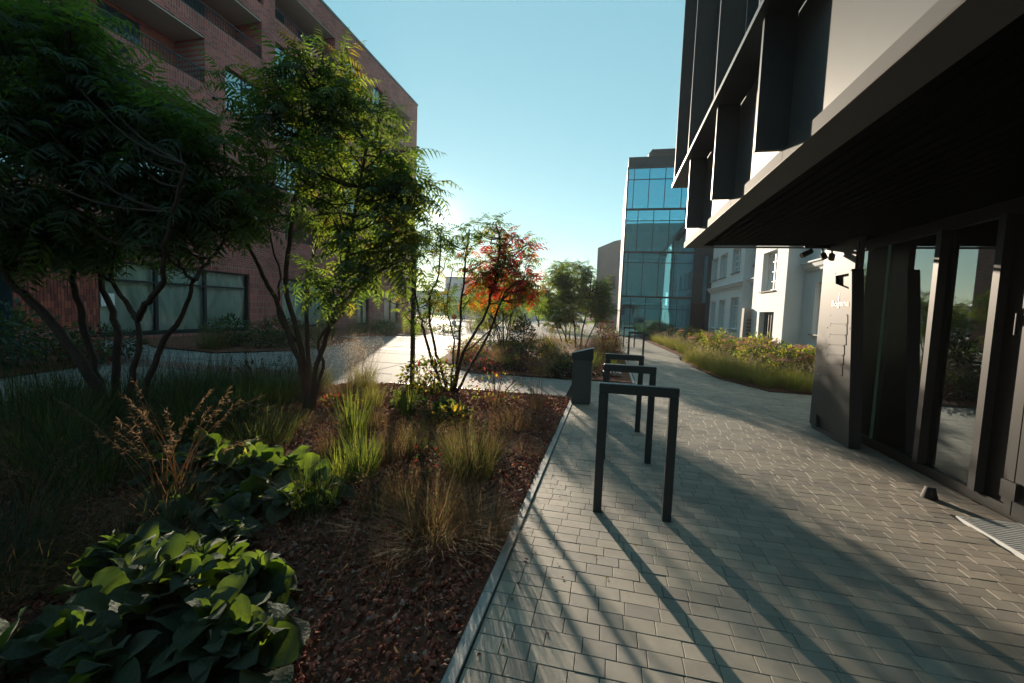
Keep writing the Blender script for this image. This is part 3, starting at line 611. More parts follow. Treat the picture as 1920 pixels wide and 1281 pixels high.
for (x0, x1, y0, y1) in [(172, 273, 460, 509), (170, 269, 518, 571), (164, 264, 579, 629), (157, 254, 637, 686), (152, 249, 693, 741), (112, 243, 752, 804)]:
    pts = P3([px6(x0, y1), px6(x1, y1 + (x1 - x0) * .03), px6(x1, y0 - (x1 - x0) * .03), px6(x0, y0)], XS - .001)
    b = MB(); b.prism(pts, (-.005, 0, 0)); pl = b.build('name_plate', MT['sign_metal'], sg)
    b = MB()
    for p in pts:
        cpt = p * .9 + np.mean(pts, 0) * .1; b.box(XS - .009, XS - .0062, cpt[1] - .006, cpt[1] + .006, cpt[2] - .006, cpt[2] + .006)
    b.build('screws', MT['black'], pl)
b = MB()
for u, v in [px6(203, 222), px6(290, 205), px6(157, 532), px6(285, 536)]:
    p = onX(u, v, XS); b.box(XS - .004, XS - .0005, p[1] - .008, p[1] + .008, p[2] - .008, p[2] + .008)
b.build('screws', MT['black'], sg)
def lettering(body, name, origin, size, parent, m, xdir=(0, -1, 0), zdir=(0, 0, 1), squeeze=1.0):
    cu = bpy.data.curves.new(name, 'FONT'); cu.body = body; cu.size = size; cu.extrude = .0015; cu.align_x = 'CENTER'; cu.resolution_u = 3; cu.offset = size * .012
    to = bpy.data.objects.new('tmp', cu); COL.objects.link(to); bpy.context.view_layer.update()
    me = bpy.data.meshes.new_from_object(to.evaluated_get(bpy.context.evaluated_depsgraph_get())); bpy.data.objects.remove(to); me.materials.clear(); me.materials.append(m)
    X = Vector(xdir); Z = Vector(zdir); N = X.cross(Z)
    mx = Matrix(((X.x * squeeze, Z.x, N.x, origin[0]), (X.y * squeeze, Z.y, N.y, origin[1]), (X.z * squeeze, Z.z, N.z, origin[2]), (0, 0, 0, 1)))
    me.transform(mx); o = bpy.data.objects.new(name, me); COL.objects.link(o); attach(o, parent); return o
pc = onX(1575, 574, XS)
lettering('BoGema'.replace('G', 'g'), 'lettering', (XS - .003, pc[1], pc[2]), .105, sg, MT['white'], squeeze=1.25)
b = MB(); p = onX(1572.5, 567, XS); b.poly([(XS - .003, p[1] + .012, p[2] + .02), (XS - .003, p[1] - .012, p[2] + .02), (XS - .003, p[1] - .004, p[2] + .13), (XS - .003, p[1] + .003, p[2] + .13)]); b.build('spire_mark', MT['white'], sg)
# spot lamps under the soffit edge
sp = thing('spotlight', 'pair of black spot heads hanging below the soffit corner beside the column', 'spotlight', (2.8, 6.85, 2.5))
b = MB(); b.box(2.62, 2.95, 6.80, 6.84, 2.515, 2.552); b.build('rail', MT['black'], sp)
for (u, v, dx) in ((1512, 475, -.13), (1533, 480, .02)):
    p = onY(u, v, 6.8); q = MB(); a = np.array([p[0] + .06, 6.8, p[2] + .03]); e = a + np.array([dx, -.03, -.07]); q.tube([a, e], .038, 10); q.tube([(a[0], 6.82, 2.52), a], .012, 6); q.build('head', MT['black'], sp)

# ---------------- white plastered building
wb = thing('white_building', 'white plastered old building with tall windows and cornice beyond the flower bed', 'building', (6, 20, 0))
def pxw(x, y): return (1300 + x / 4.927, 440 + y / 4.927)
def rect_px(xp, x0, yt, x1, yb):
    uA, vA = pxw(x0, (yt + yb) / 2); uB, vB = pxw(x1, yb); uC, vC = pxw(x1, yt)
    return (onX(uB, vB, xp)[1], onX(uA, vA, xp)[1], onX(uB, vB, xp)[2], onX(uC, vC, xp)[2])
XF, XW, XN = 5.57, 5.2, 5.7
H1 = [rect_px(XF, 170, 160, 218, 420), rect_px(XF, 250, 130, 303, 392), rect_px(XF, 362, 150, 428, 340), rect_px(XF, 158, 618, 192, 868), rect_px(XF, 232, 602, 277, 873), rect_px(XF, 338, 578, 398, 880), rect_px(XF, 515, 548, 558, 860), rect_px(XF, 535, 130, 580, 280)]
top = max(h[3] for h in H1[:3]); H1 = [(h[0], h[1], h[2], (4.75 if i in (0, 1, 2, 7) else h[3])) for i, h in enumerate(H1)]
HW = [rect_px(XW, 640, 140, 752, 512), rect_px(XW, 598, 714, 718, 1040)]
HW[0] = (HW[0][0], HW[0][1], HW[0][2], HW[0][3]); HW[1] = (HW[1][0], HW[1][1], .25, HW[1][3])
HN = [rect_px(XN, 1112, 432, 1215, 930)]
ZT = 8.1
b = MB(); wall_grid(b, 'x', XF, 17.65, 26.35, .39, ZT, H1); wall_grid(b, 'x', XW, 14.60, 17.65, .25, ZT, HW); wall_grid(b, 'x', XN, 9, 14.60, .39, ZT, HN)
b.quad((XW, 14.60, .3), (XN, 14.60, .3), (XN, 14.60, ZT), (XW, 14.60, ZT)); b.quad((XW, 19, .3), (XF, 19, .3), (XF, 19, ZT), (XW, 19, ZT))
b.quad((XF, 26.35, 0), (16, 26.35, 0), (16, 26.35, ZT), (XF, 26.35, ZT)); b.quad((XN, 9, 0), (16, 9, 0), (16, 9, ZT), (XN, 9, ZT))
for h in H1: reveal(b, 'x', XF, .16, h)
for h in HW: reveal(b, 'x', XW, .22, h)
for h in HN: reveal(b, 'x', XN, .16, h)
b.build('wall', MT['stucco'], wb)
b = MB(); b.box(XF - .04, XF + .1, 17.65, 26.4, -.1, .39); b.box(XN - .04, XN + .1, 9, 14.58, -.1, .5); b.box(XW + .02, XN - .05, 14.56, 14.68, -.1, .5); b.box(XW - .03, XW + .1, 14.53, 17.63, -.1, .25); b.build('plinth', MT['plinth'], wb)
b = MB(); b.box(5.05, 16.3, 8.8, 26.55, ZT, ZT + .2); b.prism([(5.0, 8.8, ZT + .2), (16.4, 8.8, ZT + .2), (11, 8.8, ZT + 2.6)], (0, 17.7, 0)); b.build('roof', MT['roof'], wb)
def cornice(x, y0, y1, z):
    prof = [(0, 0), (-.05, 0), (-.07, .06), (-.13, .10), (-.17, .20), (-.22, .22), (-.22, .26), (0, .30)]
    b = MB(); b.prism([(x + .002 + px, y0, z + pz) for px, pz in prof], (0, y1 - y0, 0)); b.build('cornice', MT['stucco'], wb)
cornice(XF, 17.70, 26.35, 2.84); cornice(XN, 9, 14.45, 2.95); cornice(XF, 17.70, 26.35, 7.4); cornice(XW, 14.58, 17.65, 7.45)
def window_x(x, h, dep, cols=2, rws=4, sill=True):
    y0, y1, z0, z1 = h; X = x + dep; b = MB(); frame_x(b, X - .05, X, y0 + .005, y1 - .005, z0 + .005, z1 - .005, .055)
    for k in range(1, cols): m = y0 + (y1 - y0) * k / cols; b.box(X - .05, X, m - .035, m + .035, z0 + .06, z1 - .06)
    for k in range(1, rws): z = z0 + (z1 - z0) * k / rws; b.box(X - .04, X - .008, y0 + .06, y1 - .06, z - .014, z + .014)
    w = b.build('window', MT['white'], wb)
    b = MB(); b.quad((X - .02, y0 + .04, z0 + .04), (X - .02, y1 - .04, z0 + .04), (X - .02, y1 - .04, z1 - .04), (X - .02, y0 + .04, z1 - .04)); b.build('pane', MT['win_blue'], w)
    b = MB(); b.box(X + .2, X + .24, y0 - .1, y1 + .1, z0 - .1, z1 + .1); b.build('curtain', MT['slab'], w)
    if sill: b = MB(); b.box(x - .07, x + .1, y0 - .05, y1 + .05, z0 - .04, z0 - .002); b.build('sill', MT['plinth'], w)
for i, h in enumerate(H1): window_x(XF, h, .16)
window_x(XW, HW[0], .22, 2, 4); window_x(XN, HN[0], .16, 2, 4)
y0, y1, z0, z1 = HW[1]
b = MB(); frame_x(b, XW + .17, XW + .22, y0, y1, z0, z1, .05); b.box(XW + .18, XW + .21, y0 + .05, y1 - .05, z0 + .05, z1 - .05); dr = b.build('door', MT['dark_win'], wb)
for k in range(5):
    y = y0 + (y1 - y0) * (k + .8) / 5.8; b = MB(); b.box(XW + .155, XW + .172, y - .02, y + .02, z0 + .1, z1 - .1); b.build('stile', MT['sign_metal'], dr)
# grey stele and letter box in front of it
st = thing('stele', 'pale grey tapered stele sign standing before the white building door', 'sign', (5.2, 17.6, 0))
b = MB(); ys = 17.6
Pq = [onY(1389, 652, ys), onY(1396, 578, ys), onY(1407.5, 578, ys), onY(1408, 652, ys)]
for p in (Pq[0], Pq[3]): p[2] = 0
b.prism(Pq, (0, .28, 0)); b.prism([Pq[3] + [.002, .28, 0], Pq[2] + [.002, .28, -.03], Pq[2] + [.11, .28, -.06], Pq[3] + [.15, .28, 0]], (0, .06, 0)); b.build('body', MT['slab'], st)
for k in range(6):
    z = .75 + .13 * k; xc = (Pq[0][0] + Pq[3][0]) / 2 + .05; b = MB(); b.box(xc - .09, xc + .1, ys - .006, ys - .001, z, z + .09); b.build('name_plate', MT['panel_edge'], st)
lb = thing('letter_box', 'small grey metal box on a post near the white building door', 'box', (5.1, 15.9, 0))
p = onY(1414, 640, 15.9); b = MB(); b.prism([(p[0] - .17, 14.68, p[2] - .12), (p[0] + .17, 14.68, p[2] - .12), (p[0] + .2, 14.68, p[2] + .05), (p[0] - .14, 14.68, p[2] + .14)], (0, .3, 0)); b.build('body', MT['sign_metal'], lb)
b = MB(); b.box(p[0] - .04, p[0] + .04, 15.9, 15.98, 0, p[2] - .12); b.build('post', MT['sign_metal'], lb)

# ---------------- glass tower
gt = thing('glass_tower', 'four storey blue glass office block at the end of the path', 'building', (3, 29.5, 0))
YT = 29.5; ZR = [0, 2.62, 5.53, 8.31, 10.99]; XL, XM, XR = .68, 5.12, 6.3
SUB = [1.92, 4.91, 7.63, 10.28]
MX = [[1.33, 2.28, 3.23, 4.24], [1.0, 1.96, 2.95, 3.92], [1.48, 2.46, 3.45, 4.4], [1.1, 2.06, 3.05, 4.08]]
for k in range(4):
    z0, z1 = ZR[k] + (.05 if k == 0 else .12), ZR[k + 1]; xs = [XL + .06] + MX[k] + [XM]
    for i in range(len(xs) - 1):
        for (a, c) in ((z0, SUB[k] - .02), (SUB[k] + .02, z1)):
            b = MB(); b.box(xs[i] + .02, xs[i + 1] - .02, YT - .004 + random.uniform(-.003, .003), YT + .012, a, c); o = b.build('pane', MT['tower_glass'], gt)
            o.rotation_euler = (0, 0, 0)
    b = MB()
    for x in MX[k]: b.box(x - .02, x + .02, YT - .05, YT + .02, z0, z1)
    b.box(XL + .06, XM, YT - .04, YT + .02, SUB[k] - .02, SUB[k] + .02); b.box(XL - .02, XM, YT - .07, YT + .03, ZR[k + 1], ZR[k + 1] + .12 if k < 3 else ZR[k + 1] + .1)
    b.build('mullions', MT['mullion'], gt)
b = MB(); b.box(XL - .02, XL + .06, YT - .06, YT + .1, 0, 10.99); b.build('corner_post', MT['mullion'], gt)
b = MB(); b.box(XL, XL + .05, YT + .1, 40, 0, 10.99); b.build('side_wall', MT['tower_dark'], gt)
b = MB(); b.box(XL + .02, 9, YT - .02, 40, 11.10, 11.72); b.build('parapet', MT['tower_dark'], gt)
b = MB(); b.box(XM, XM + .6, YT - .1, 40, 2.4, 10.99); b.box(XM + .85, 9, YT - .1, 40, 0, 10.99); b.box(XM, XM + .85, YT + 1.2, YT + 1.4, 0, 2.4); b.box(XM + .6, XM + .85, YT - .1, YT + .3, 5.4, 10.99); b.build('dark_wing', MT['tower_dark'], gt)
b = MB(); b.box(XM + .61, XM + .84, YT - .02, YT + .02, 2.4, 5.4); b.build('pane', MT['tower_glass'], gt)
for k in range(4):
    b = MB(); b.box(XL + .1, XM - .02, YT + .3, 39.8, ZR[k + 1] - .3, ZR[k + 1] - .02); b.build('floor_slab', MT['slab'], gt)
b = MB(); b.box(XL + .1, XM, 35.5, 35.7, 0, 10.7)
for x, y in ((1.2, 31.2), (2.9, 33), (4.1, 31)): b.box(x, x + .25, y, y + .25, 0, 10.7)
b.build('interior', MT['tower_int'], gt)
b = MB()
for z in (2.62, 5.53, 8.31):
    for x in (1.0, 2.2, 3.4): b.box(x, x + .75, YT + 1.0, YT + 1.7, z - .36, z - .31); b.box(x + .1, x + .8, YT + .5, YT + .9, z + .02, z + .45)
b.build('office_furniture', MT['white'], gt)
ru = thing('rooftop_unit', 'grey louvred ventilation unit on the glass office roof', 'ventilation unit', (3, 31, 11.72))
b = MB(); b.prism([(1.98, 30.3, 11.722), (5.6, 30.3, 11.722), (5.6, 30.3, 12.45), (2.2, 30.3, 12.45), (1.98, 30.3, 12.2)], (0, 2.5, 0)); b.build('casing', MT['roof'], ru)
for k in range(6):
    b = MB(); b.prism([(2.15, 30.24, 11.83 + k * .11), (2.15, 30.29, 11.87 + k * .11), (2.15, 30.24, 11.89 + k * .11)], (3.3, 0, 0)); b.build('louvre', MT['sign_metal'], ru)

# ---------------- other buildings
def block(name, label, x0, x1, y0, y1, z, m, roofz=.3, wins=None, face='y'):
    t = thing(name, label, 'building', ((x0 + x1) / 2, y0, 0)); b = MB(); b.box(x0, x1, y0, y1, -.2, z); b.build('wall', m, t)
    b = MB(); b.box(x0 - .15, x1 + .15, y0 - .15, y1 + .15, z, z + roofz); b.build('roof', MT['roof'], t)
    if wins:
        nx, nz, w, h = wins; yy = y0 if face == 'y' else y1
        for i in range(nx):
            for j in range(nz):
                x = x0 + (x1 - x0) * (i + .5) / nx; zz = z * (j + .3) / nz + .4
                b = MB(); b.box(x - w / 2, x + w / 2, yy - .06, yy + .06, zz, zz + h); b.build('window', MT['dark_win'], t)
    return t
t = thing('beige_building', 'beige gable wall with drainpipe behind the glass office', 'building', (2, 45, 0))
b = MB(); a = onY(1121, 465, 45); c = onY(1152, 452, 45)
b.prism([(a[0], 45, 0), (14, 45, 0), (14, 45, c[2] + 3), (c[0], 45, c[2]), (a[0], 45, a[2])], (0, 12, 0)); b.build('wall', MT['beige'], t)
b = MB(); b.tube([(a[0] + .12, 44.9, 0), (a[0] + .12, 44.9, a[2] - .3)], .07, 8); b.build('drainpipe', MT['slab'], t)
b = MB(); b.box(a[0] + 1.1, a[0] + 1.9, 44.94, 45.02, 4.1, 5.3); b.build('window', MT['dark_win'], t)
block('far_building', 'pale hazy building with a flat roof far beyond the plaza', -37, -27, 92, 104, 8.2, MT['far'], wins=(6, 2, .9, 1.3))
block('far_building', 'lower hazy building with dark windows behind the slender saplings', -26.5, -9, 84, 96, 4.6, MT['far'], wins=(9, 1, 1.0, 1.6))
block('far_building', 'long low hazy building at the left end of the plaza', -62, -38, 100, 112, 5.2, MT['far'], wins=(9, 2, .9, 1.1))
block('rear_building', 'beige office block behind the viewpoint seen only in reflections', -12, 34, -62, -48, 15.5, MT['beige'], wins=(14, 5, 1.8, 2.2), face='x')

# ================================================================== STREET FURNITURE
def stand(label, y, xl=-.045, xr=.515, h=.985, grp='black cycle stands'):
    t = thing('cycle_stand', label, 'cycle stand', ((xl + xr) / 2, y, 0), grp); w = .033
    b = MB(); b.bbox(xl, xl + .062, y - w, y + w, -.02, h - .072, .004); b.build('leg', MT['dark_metal'], t)
    b = MB(); b.bbox(xr - .062, xr, y - w, y + w, -.02, h - .072, .004); b.build('leg', MT['dark_metal'], t)
    b = MB(); b.bbox(xl, xr, y - w, y + w, h - .0715, h, .005); b.build('top_rail', MT['dark_metal'], t)
    return t
stand('nearest black square-tube cycle stand on the paved path', 3.21)
stand('middle of the three black cycle stands by the litter bin', 4.44, -.03, .485)
stand('farthest of the three black cycle stands by the litter bin', 5.60, -.02, .455)
stand('black cycle stand beside the far planting bed, nearer one', 14.95, .66, 1.2, .92)
stand('black cycle stand farthest along the path near the glass office', 20.2, .66, 1.2, .92)
lbn = thing('litter_bin', 'anthracite square litter bin with a slanted lid at the kerb corner', 'litter bin', (-.39, 7.1, 0))
b = MB(); b.bbox(-.545, -.235, 6.95, 7.25, .012, .735, .006); b.box(-.53, -.25, 6.965, 7.235, -.01, .02); b.build('body', MT['bin_metal'], lbn)
b = MB(); b.prism([(-.56, 6.935, .737), (-.22, 6.935, .737), (-.22, 6.935, .925), (-.245, 6.935, .925), (-.56, 6.935, .835)], (0, .33, 0)); b.build('lid', MT['dark_metal'], lbn)
b = MB(); b.box(-.234, -.226, 6.96, 6.98, .66, .70); b.build('lock', MT['sign_metal'], lbn)
lp = thing('lamp_post', 'dark square lamp post rising beside the red sumac', 'lamp post', (-3.55, 7.3, 0))
b = MB(); b.bbox(-3.585, -3.515, 7.265, 7.335, -.02, 2.6, .004); b.build('post', MT['dark_metal'], lp)
b = MB(); b.bbox(-3.62, -3.48, 7.23, 7.37, 0, .05, .004); b.build('base_plate', MT['dark_metal'], lp)
b = MB(); b.bbox(-3.62, -3.48, 7.23, 7.37, 2.602, 2.75, .01); b.build('lamp_head', MT['dark_metal'], lp)
dsp = thing('door_stop', 'small black tapered rubber door stop on the pavers', 'door stop', (2.8, 4.3, 0))
b = MB(); th = np.arange(10) * .6283; V = np.vstack([np.stack([2.80 + r * np.cos(th), 4.33 + r * np.sin(th), np.full(10, z)], 1) for r, z in ((.058, .0), (.055, .02), (.036, .095), (.028, .10))])
k = np.arange(3)[:, None] * 10; j = np.arange(10)[None]; b.raw(V, np.stack([k + j, k + (j + 1) % 10, k + 10 + (j + 1) % 10, k + 10 + j], -1).reshape(-1, 4), 0, True); b.poly(V[30:]); b.build('body', MT['rubber'], dsp)
gr = thing('entrance_grate', 'galvanised metal entrance grating set flush in the pavers', 'grate', (2.98, 3.2, 0))
gx0, gx1, gy0, gy1 = 2.775, 3.165, 2.2, 3.98
b = MB(); b.box(gx0 - .012, gx0, gy0, gy1, -.04, .003); b.box(gx1, gx1 + .012, gy0, gy1, -.04, .003); b.box(gx0, gx1, gy1 - .012, gy1, -.04, .003); b.build('frame', MT['grate'], gr)
b = MB(); b.quad((gx0, gy0, -.029), (gx1, gy0, -.029), (gx1, gy1, -.029), (gx0, gy1, -.029)); b.build('pit', MT['pit'], gr)
b = MB()
for y in np.arange(gy0, gy1 - .03, .033): b.box(gx0, gx1, y, y + .012, -.026, .0015)
for x in np.arange(gx0 + .01, gx1 - .005, .0125): b.box(x, x + .0035, gy0, gy1 - .012, -.0255, -.001)
b.build('grating', MT['grate'], gr, kind='stuff')
# red bench far away and a small road sign
rb = thing('bench', 'small red bench far off beside the beige building', 'bench', (.6, 33, 0))
p = onY(1137, 609, 36.0)
for k in range(3):
    b = MB(); b.box(p[0] - .62, p[0] + .62, 35.9 + k * .16, 36.03 + k * .16, p[2] - .06, p[2]); b.build('slat', MT['red'], rb)
for x in (-.5, .42):
    b = MB(); b.box(p[0] + x, p[0] + x + .08, 35.95, 36.3, -.02, p[2] - .06); b.build('leg', MT['red'], rb)
b = MB(); b.box(p[0] - .62, p[0] + .62, 36.42, 36.46, p[2] + .12, p[2] + .3); b.build('backrest', MT['red'], rb)
rs = thing('road_sign', 'red and white round road sign on a thin pole across the plaza', 'sign', (-9, 24, 0))
p = onY(852, 594, 24.0); b = MB(); b.tube([(p[0], 24, 0), (p[0], 24, p[2] + .25)], .03, 8); b.build('pole', MT['slab'], rs)
th = np.arange(20) * math.pi / 10
for z, r, m in ((p[2], .17, 'red'), (p[2] - .36, .15, 'white')):
    b = MB(); b.prism([(p[0] + r * math.cos(a), 23.95, z + r * math.sin(a)) for a in th], (0, .015, 0)); b.build('sign_plate', MT[m], rs)

# ================================================================== VEGETATION
def frond(curl, seed, pairs=10):
    r = np.random.default_rng(seed); V = []; T = []
    def P(t): a = curl * t; return np.array([math.sin(a) / curl if curl else t, 0, .10 * math.sin(2.2 * t) - (1 - math.cos(a)) / curl if curl else 0])
    def D(t): e = 1e-3; d = P(t + e) - P(t - e); return d / np.linalg.norm(d)
    def leaflet(p, d, n, L, w):
        d = d / np.linalg.norm(d); s = np.cross(n, d); i = len(V); dr = -.22 * L * np.array([0, 0, 1])
        V.extend([p, p + d * L * .38 + s * w + n * w * .45, p + d * L + dr, p + d * L * .38 - s * w + n * w * .45, p + d * L * .5 + dr * .15])
        T.extend([[i, i + 4, i + 1], [i + 1, i + 4, i + 2], [i, i + 3, i + 4], [i + 4, i + 3, i + 2]])
    for k in range(pairs):
        t = .2 + .76 * k / (pairs - 1); p = P(t); d = D(t); n = np.cross(d, [0, 1, 0]) * -1; n = n if n[2] > 0 else -n
        L = (.26 * math.sin(math.pi * (.22 + .72 * t)) + .05) * r.uniform(.88, 1.1); dn = r.uniform(.05, .75)
        for sd in (1, -1): leaflet(p, d * r.uniform(.35, .6) + np.array([0, sd, 0]) - n * dn, n + np.array([0, -sd * .35, 0]), L, L * r.uniform(.14, .18))
    leaflet(P(.98), D(.98), np.array([0, 0, 1.]), .17, .026)
    for k in range(6):
        p, q = P(k / 6), P((k + 1) / 6); i = len(V); w = .008
        V.extend([p + [0, w, 0], p - [0, w, 0], q - [0, w * .7, 0], q + [0, w * .7, 0]]); T.extend([[i, i + 1, i + 2], [i, i + 2, i + 3]])
    return np.array(V), {3: np.array(T)}
FRONDS = [frond(.8, 1, 7), frond(1.25, 2, 7), frond(1.8, 3, 6), frond(.4, 4, 7)]
FRONDS_S = [frond(.8, 11, 6), frond(1.3, 12, 6)]
fr_me = {}
def frond_mesh(k, c):
    if (k, c) not in fr_me: q = MB(); q.inst(FRONDS[k], np.eye(4)[None, :3]); fr_me[(k, c)] = q.mesh('leaf', LG[c])
    return fr_me[(k, c)]
def smooth(P, n=10):
    P = np.asarray(P, float)
    if len(P) < 3: return P
    out = []
    for i in range(len(P) - 1):
        p0 = P[max(i - 1, 0)]; p1 = P[i]; p2 = P[i + 1]; p3 = P[min(i + 2, len(P) - 1)]
        for t in np.linspace(0, 1, 5)[:-1]: out.append(.5 * (2 * p1 + (p2 - p0) * t + (2 * p0 - 5 * p1 + 4 * p2 - p3) * t ** 2 + (3 * p1 - p0 - 3 * p2 + p3) * t ** 3))
    return np.array(out + [P[-1]])
def sumac(name, label, y0, stems, blobs, base_r, leaf_len, per_tip=(8, 12), parts=300, mats=(.45, .35, .17, .02, .005, .005), hot=None, seed=0, cat='tree', group=None, small=False, dscale=1.0, bark='bark', droop=1.0):
    """stems: (pixel path, depth sway, radius factor); blobs: pixel ellipses (u, v, ru, rv, tips, depth offset)."""
    r = np.random.default_rng(seed); base = onY(*stems[0][0][0], y0); base[2] = 0
    t = thing(name, label, cat, tuple(base), group)
    sp = []
    b = MB()
    for path, sway, rf in stems:
        P = np.array([onY(u, v, y0 + sway * k / (len(path) - 1)) for k, (u, v) in enumerate(path)]); P = smooth(P)
        if P[0][2] < .3: P[0][2] = min(P[0][2], -.03)
        P[1:-1] += r.normal(0, .008, P[1:-1].shape); rad = base_r * rf * np.linspace(1, .42, len(P))
        b.tube(P, rad, 8, 0); sp += [(p, q) for p, q in zip(P[len(P) // 3:], rad[len(P) // 3:])]
    SPp = np.array([p for p, _ in sp]); SPr = np.array([q for _, q in sp])
    tips = []; dirs = []; hue = []
    for (u, v, ru, rv, n, dy) in blobs:
        c = onY(u, v, y0 + dy); s = pxm(c)
        for _ in range(n):
            d = r.normal(size=3); d /= np.linalg.norm(d); q = d * (r.uniform(.25, 1) ** .5)
            p = c + np.array([q[0] * ru * s, q[1] * (ru + rv) * .5 * s * dscale, q[2] * rv * s])
            if p[2] < .5: continue
            tips.append(p); dirs.append(d)
    tips = np.array(tips); dirs = np.array(dirs)
    for p, d in zip(tips, dirs):
        w = np.linalg.norm(SPp - p, axis=1) + np.where(SPp[:, 2] > p[2] - .05, 1.5, 0); i = int(np.argmin(w)); a = SPp[i]
        m = (a + p) / 2 + np.array([0, 0, -.12 * np.linalg.norm(p - a)]) + r.normal(0, .03, 3)
        Q = smooth([a, m, p, p + np.array([d[0] * .04, d[1] * .04, .07])]); b.tube(Q, np.linspace(min(SPr[i] * .7, base_r * .5), base_r * .17, len(Q)), 5)
    b.build('trunk', MT[bark], t)
    pos = []; dr = []; up = []; sc = []; col = []; var = []
    for p, d in zip(tips, dirs):
        n = int(r.integers(*per_tip)); ph = r.uniform(0, 6.28)
        cw = np.array(mats, float)
        if hot is not None: cw = cw * (1 - hot(p)) + np.array([.10, .14, .14, .06, .14, .42]) * hot(p)
        cw /= cw.sum(); main = r.choice(6, p=cw)
        for k in range(n):
            az = ph + k * 2.4 + r.normal(0, .2); f = (k + .5) / n; el = (1.15 - 1.6 * f) * 1.0 + r.normal(0, .15); el -= .2 * (droop - 1)
            dd = np.array([math.cos(az) * math.cos(el), math.sin(az) * math.cos(el), math.sin(el)]) + np.array([d[0], d[1], 0]) * .25
            pos.append(p + np.array([0, 0, .09 - .16 * f])); dr.append(dd); up.append([r.normal(0, .15), r.normal(0, .15), 1]); sc.append(leaf_len * r.uniform(.65, 1.12) * (.75 if f < .2 else 1)); var.append(int(r.integers(0, 4)))
            col.append(main if r.random() < .7 else r.choice(6, p=cw))
    pos = np.array(pos); dr = np.array(dr); up = np.array(up); sc = np.array(sc); col = np.array(col); var = np.array(var)
    MX = frames(pos, dr, up, sc)
    idx = np.arange(len(pos)); chosen = np.zeros(len(pos), bool)
    if parts:
        dd = -(pos - np.array([0, 0, HC])) @ RC[:, 2]; lead = (pos[:, 1] - y0)
        chosen[np.argsort(dd + 10 * (dd < .3) - sc)[:parts]] = True
        for i in idx[chosen]: link_obj('leaf', frond_mesh(int(var[i]), int(col[i])), t, Matrix([list(MX[i][0]), list(MX[i][1]), list(MX[i][2]), [0, 0, 0, 1]]))
    b = MB(); T = FRONDS_S if small else FRONDS
    for k in range(len(T)):
        m = (~chosen) & (var % len(T) == k)
        if m.any(): b.inst(T[k], MX[m], col[m])
    if b.n: b.build('crown', LG, t, kind='stuff' if parts else None)
    return t
# left tree: the brick building's shade is also put into its dark leaf mix
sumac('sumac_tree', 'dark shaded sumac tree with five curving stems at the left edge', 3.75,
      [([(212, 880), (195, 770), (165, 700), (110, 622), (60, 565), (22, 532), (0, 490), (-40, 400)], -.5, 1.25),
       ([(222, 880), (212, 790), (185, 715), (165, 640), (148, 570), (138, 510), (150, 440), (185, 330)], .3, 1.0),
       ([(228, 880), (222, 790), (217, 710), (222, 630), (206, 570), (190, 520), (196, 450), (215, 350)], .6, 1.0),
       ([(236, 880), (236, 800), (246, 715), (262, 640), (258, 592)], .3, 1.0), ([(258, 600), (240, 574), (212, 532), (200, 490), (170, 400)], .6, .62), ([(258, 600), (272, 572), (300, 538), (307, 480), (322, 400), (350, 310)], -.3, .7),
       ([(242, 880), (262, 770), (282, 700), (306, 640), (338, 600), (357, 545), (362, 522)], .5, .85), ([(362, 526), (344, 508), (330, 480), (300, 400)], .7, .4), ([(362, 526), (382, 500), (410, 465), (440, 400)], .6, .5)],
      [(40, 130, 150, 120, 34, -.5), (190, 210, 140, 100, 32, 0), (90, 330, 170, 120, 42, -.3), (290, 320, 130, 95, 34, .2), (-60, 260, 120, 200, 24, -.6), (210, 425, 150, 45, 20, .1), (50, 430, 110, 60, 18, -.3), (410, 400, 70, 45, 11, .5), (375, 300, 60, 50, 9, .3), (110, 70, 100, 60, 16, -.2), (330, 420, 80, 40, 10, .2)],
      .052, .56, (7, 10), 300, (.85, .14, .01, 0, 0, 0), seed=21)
# middle tree
sumac('sumac_tree', 'tall green sumac tree standing in the gravel bed with backlit leaves', 5.04,
      [([(572, 778), (565, 700), (535, 605), (510, 548), (486, 508), (462, 445), (430, 330)], -.3, 1.0), ([(578, 778), (571, 690), (556, 620), (535, 530), (545, 430), (562, 330), (588, 230), (602, 130)], .1, 1.0),
       ([(583, 778), (590, 700), (612, 630), (640, 560), (652, 480), (668, 380), (690, 270)], -.2, .9), ([(577, 778), (578, 670), (575, 570), (590, 470), (625, 390), (655, 300)], .4, .85), ([(586, 760), (606, 690), (598, 640), (640, 590), (690, 520), (730, 430)], .3, .6), ([(556, 640), (520, 590), (525, 520), (505, 430), (500, 300)], .5, .5)],
      [(600, 140, 45, 50, 9, 0), (575, 185, 78, 60, 20, 0), (660, 200, 60, 60, 16, .1), (430, 150, 30, 18, 2, -.1), (520, 310, 90, 90, 16, .1), (640, 310, 110, 90, 32, 0), (470, 240, 48, 50, 7, .1), (725, 300, 55, 45, 7, .1), (735, 370, 55, 60, 14, .1), (690, 440, 90, 70, 20, 0), (560, 400, 80, 50, 9, .5), (640, 515, 65, 45, 8, -.35), (450, 390, 50, 50, 6, .2), (745, 480, 40, 70, 9, .1), (785, 365, 32, 28, 5, 0), (635, 575, 35, 35, 4, -.4)],
      .042, .50, (6, 9), 300, (.34, .40, .21, .04, .006, .004), seed=22, bark='bark2')
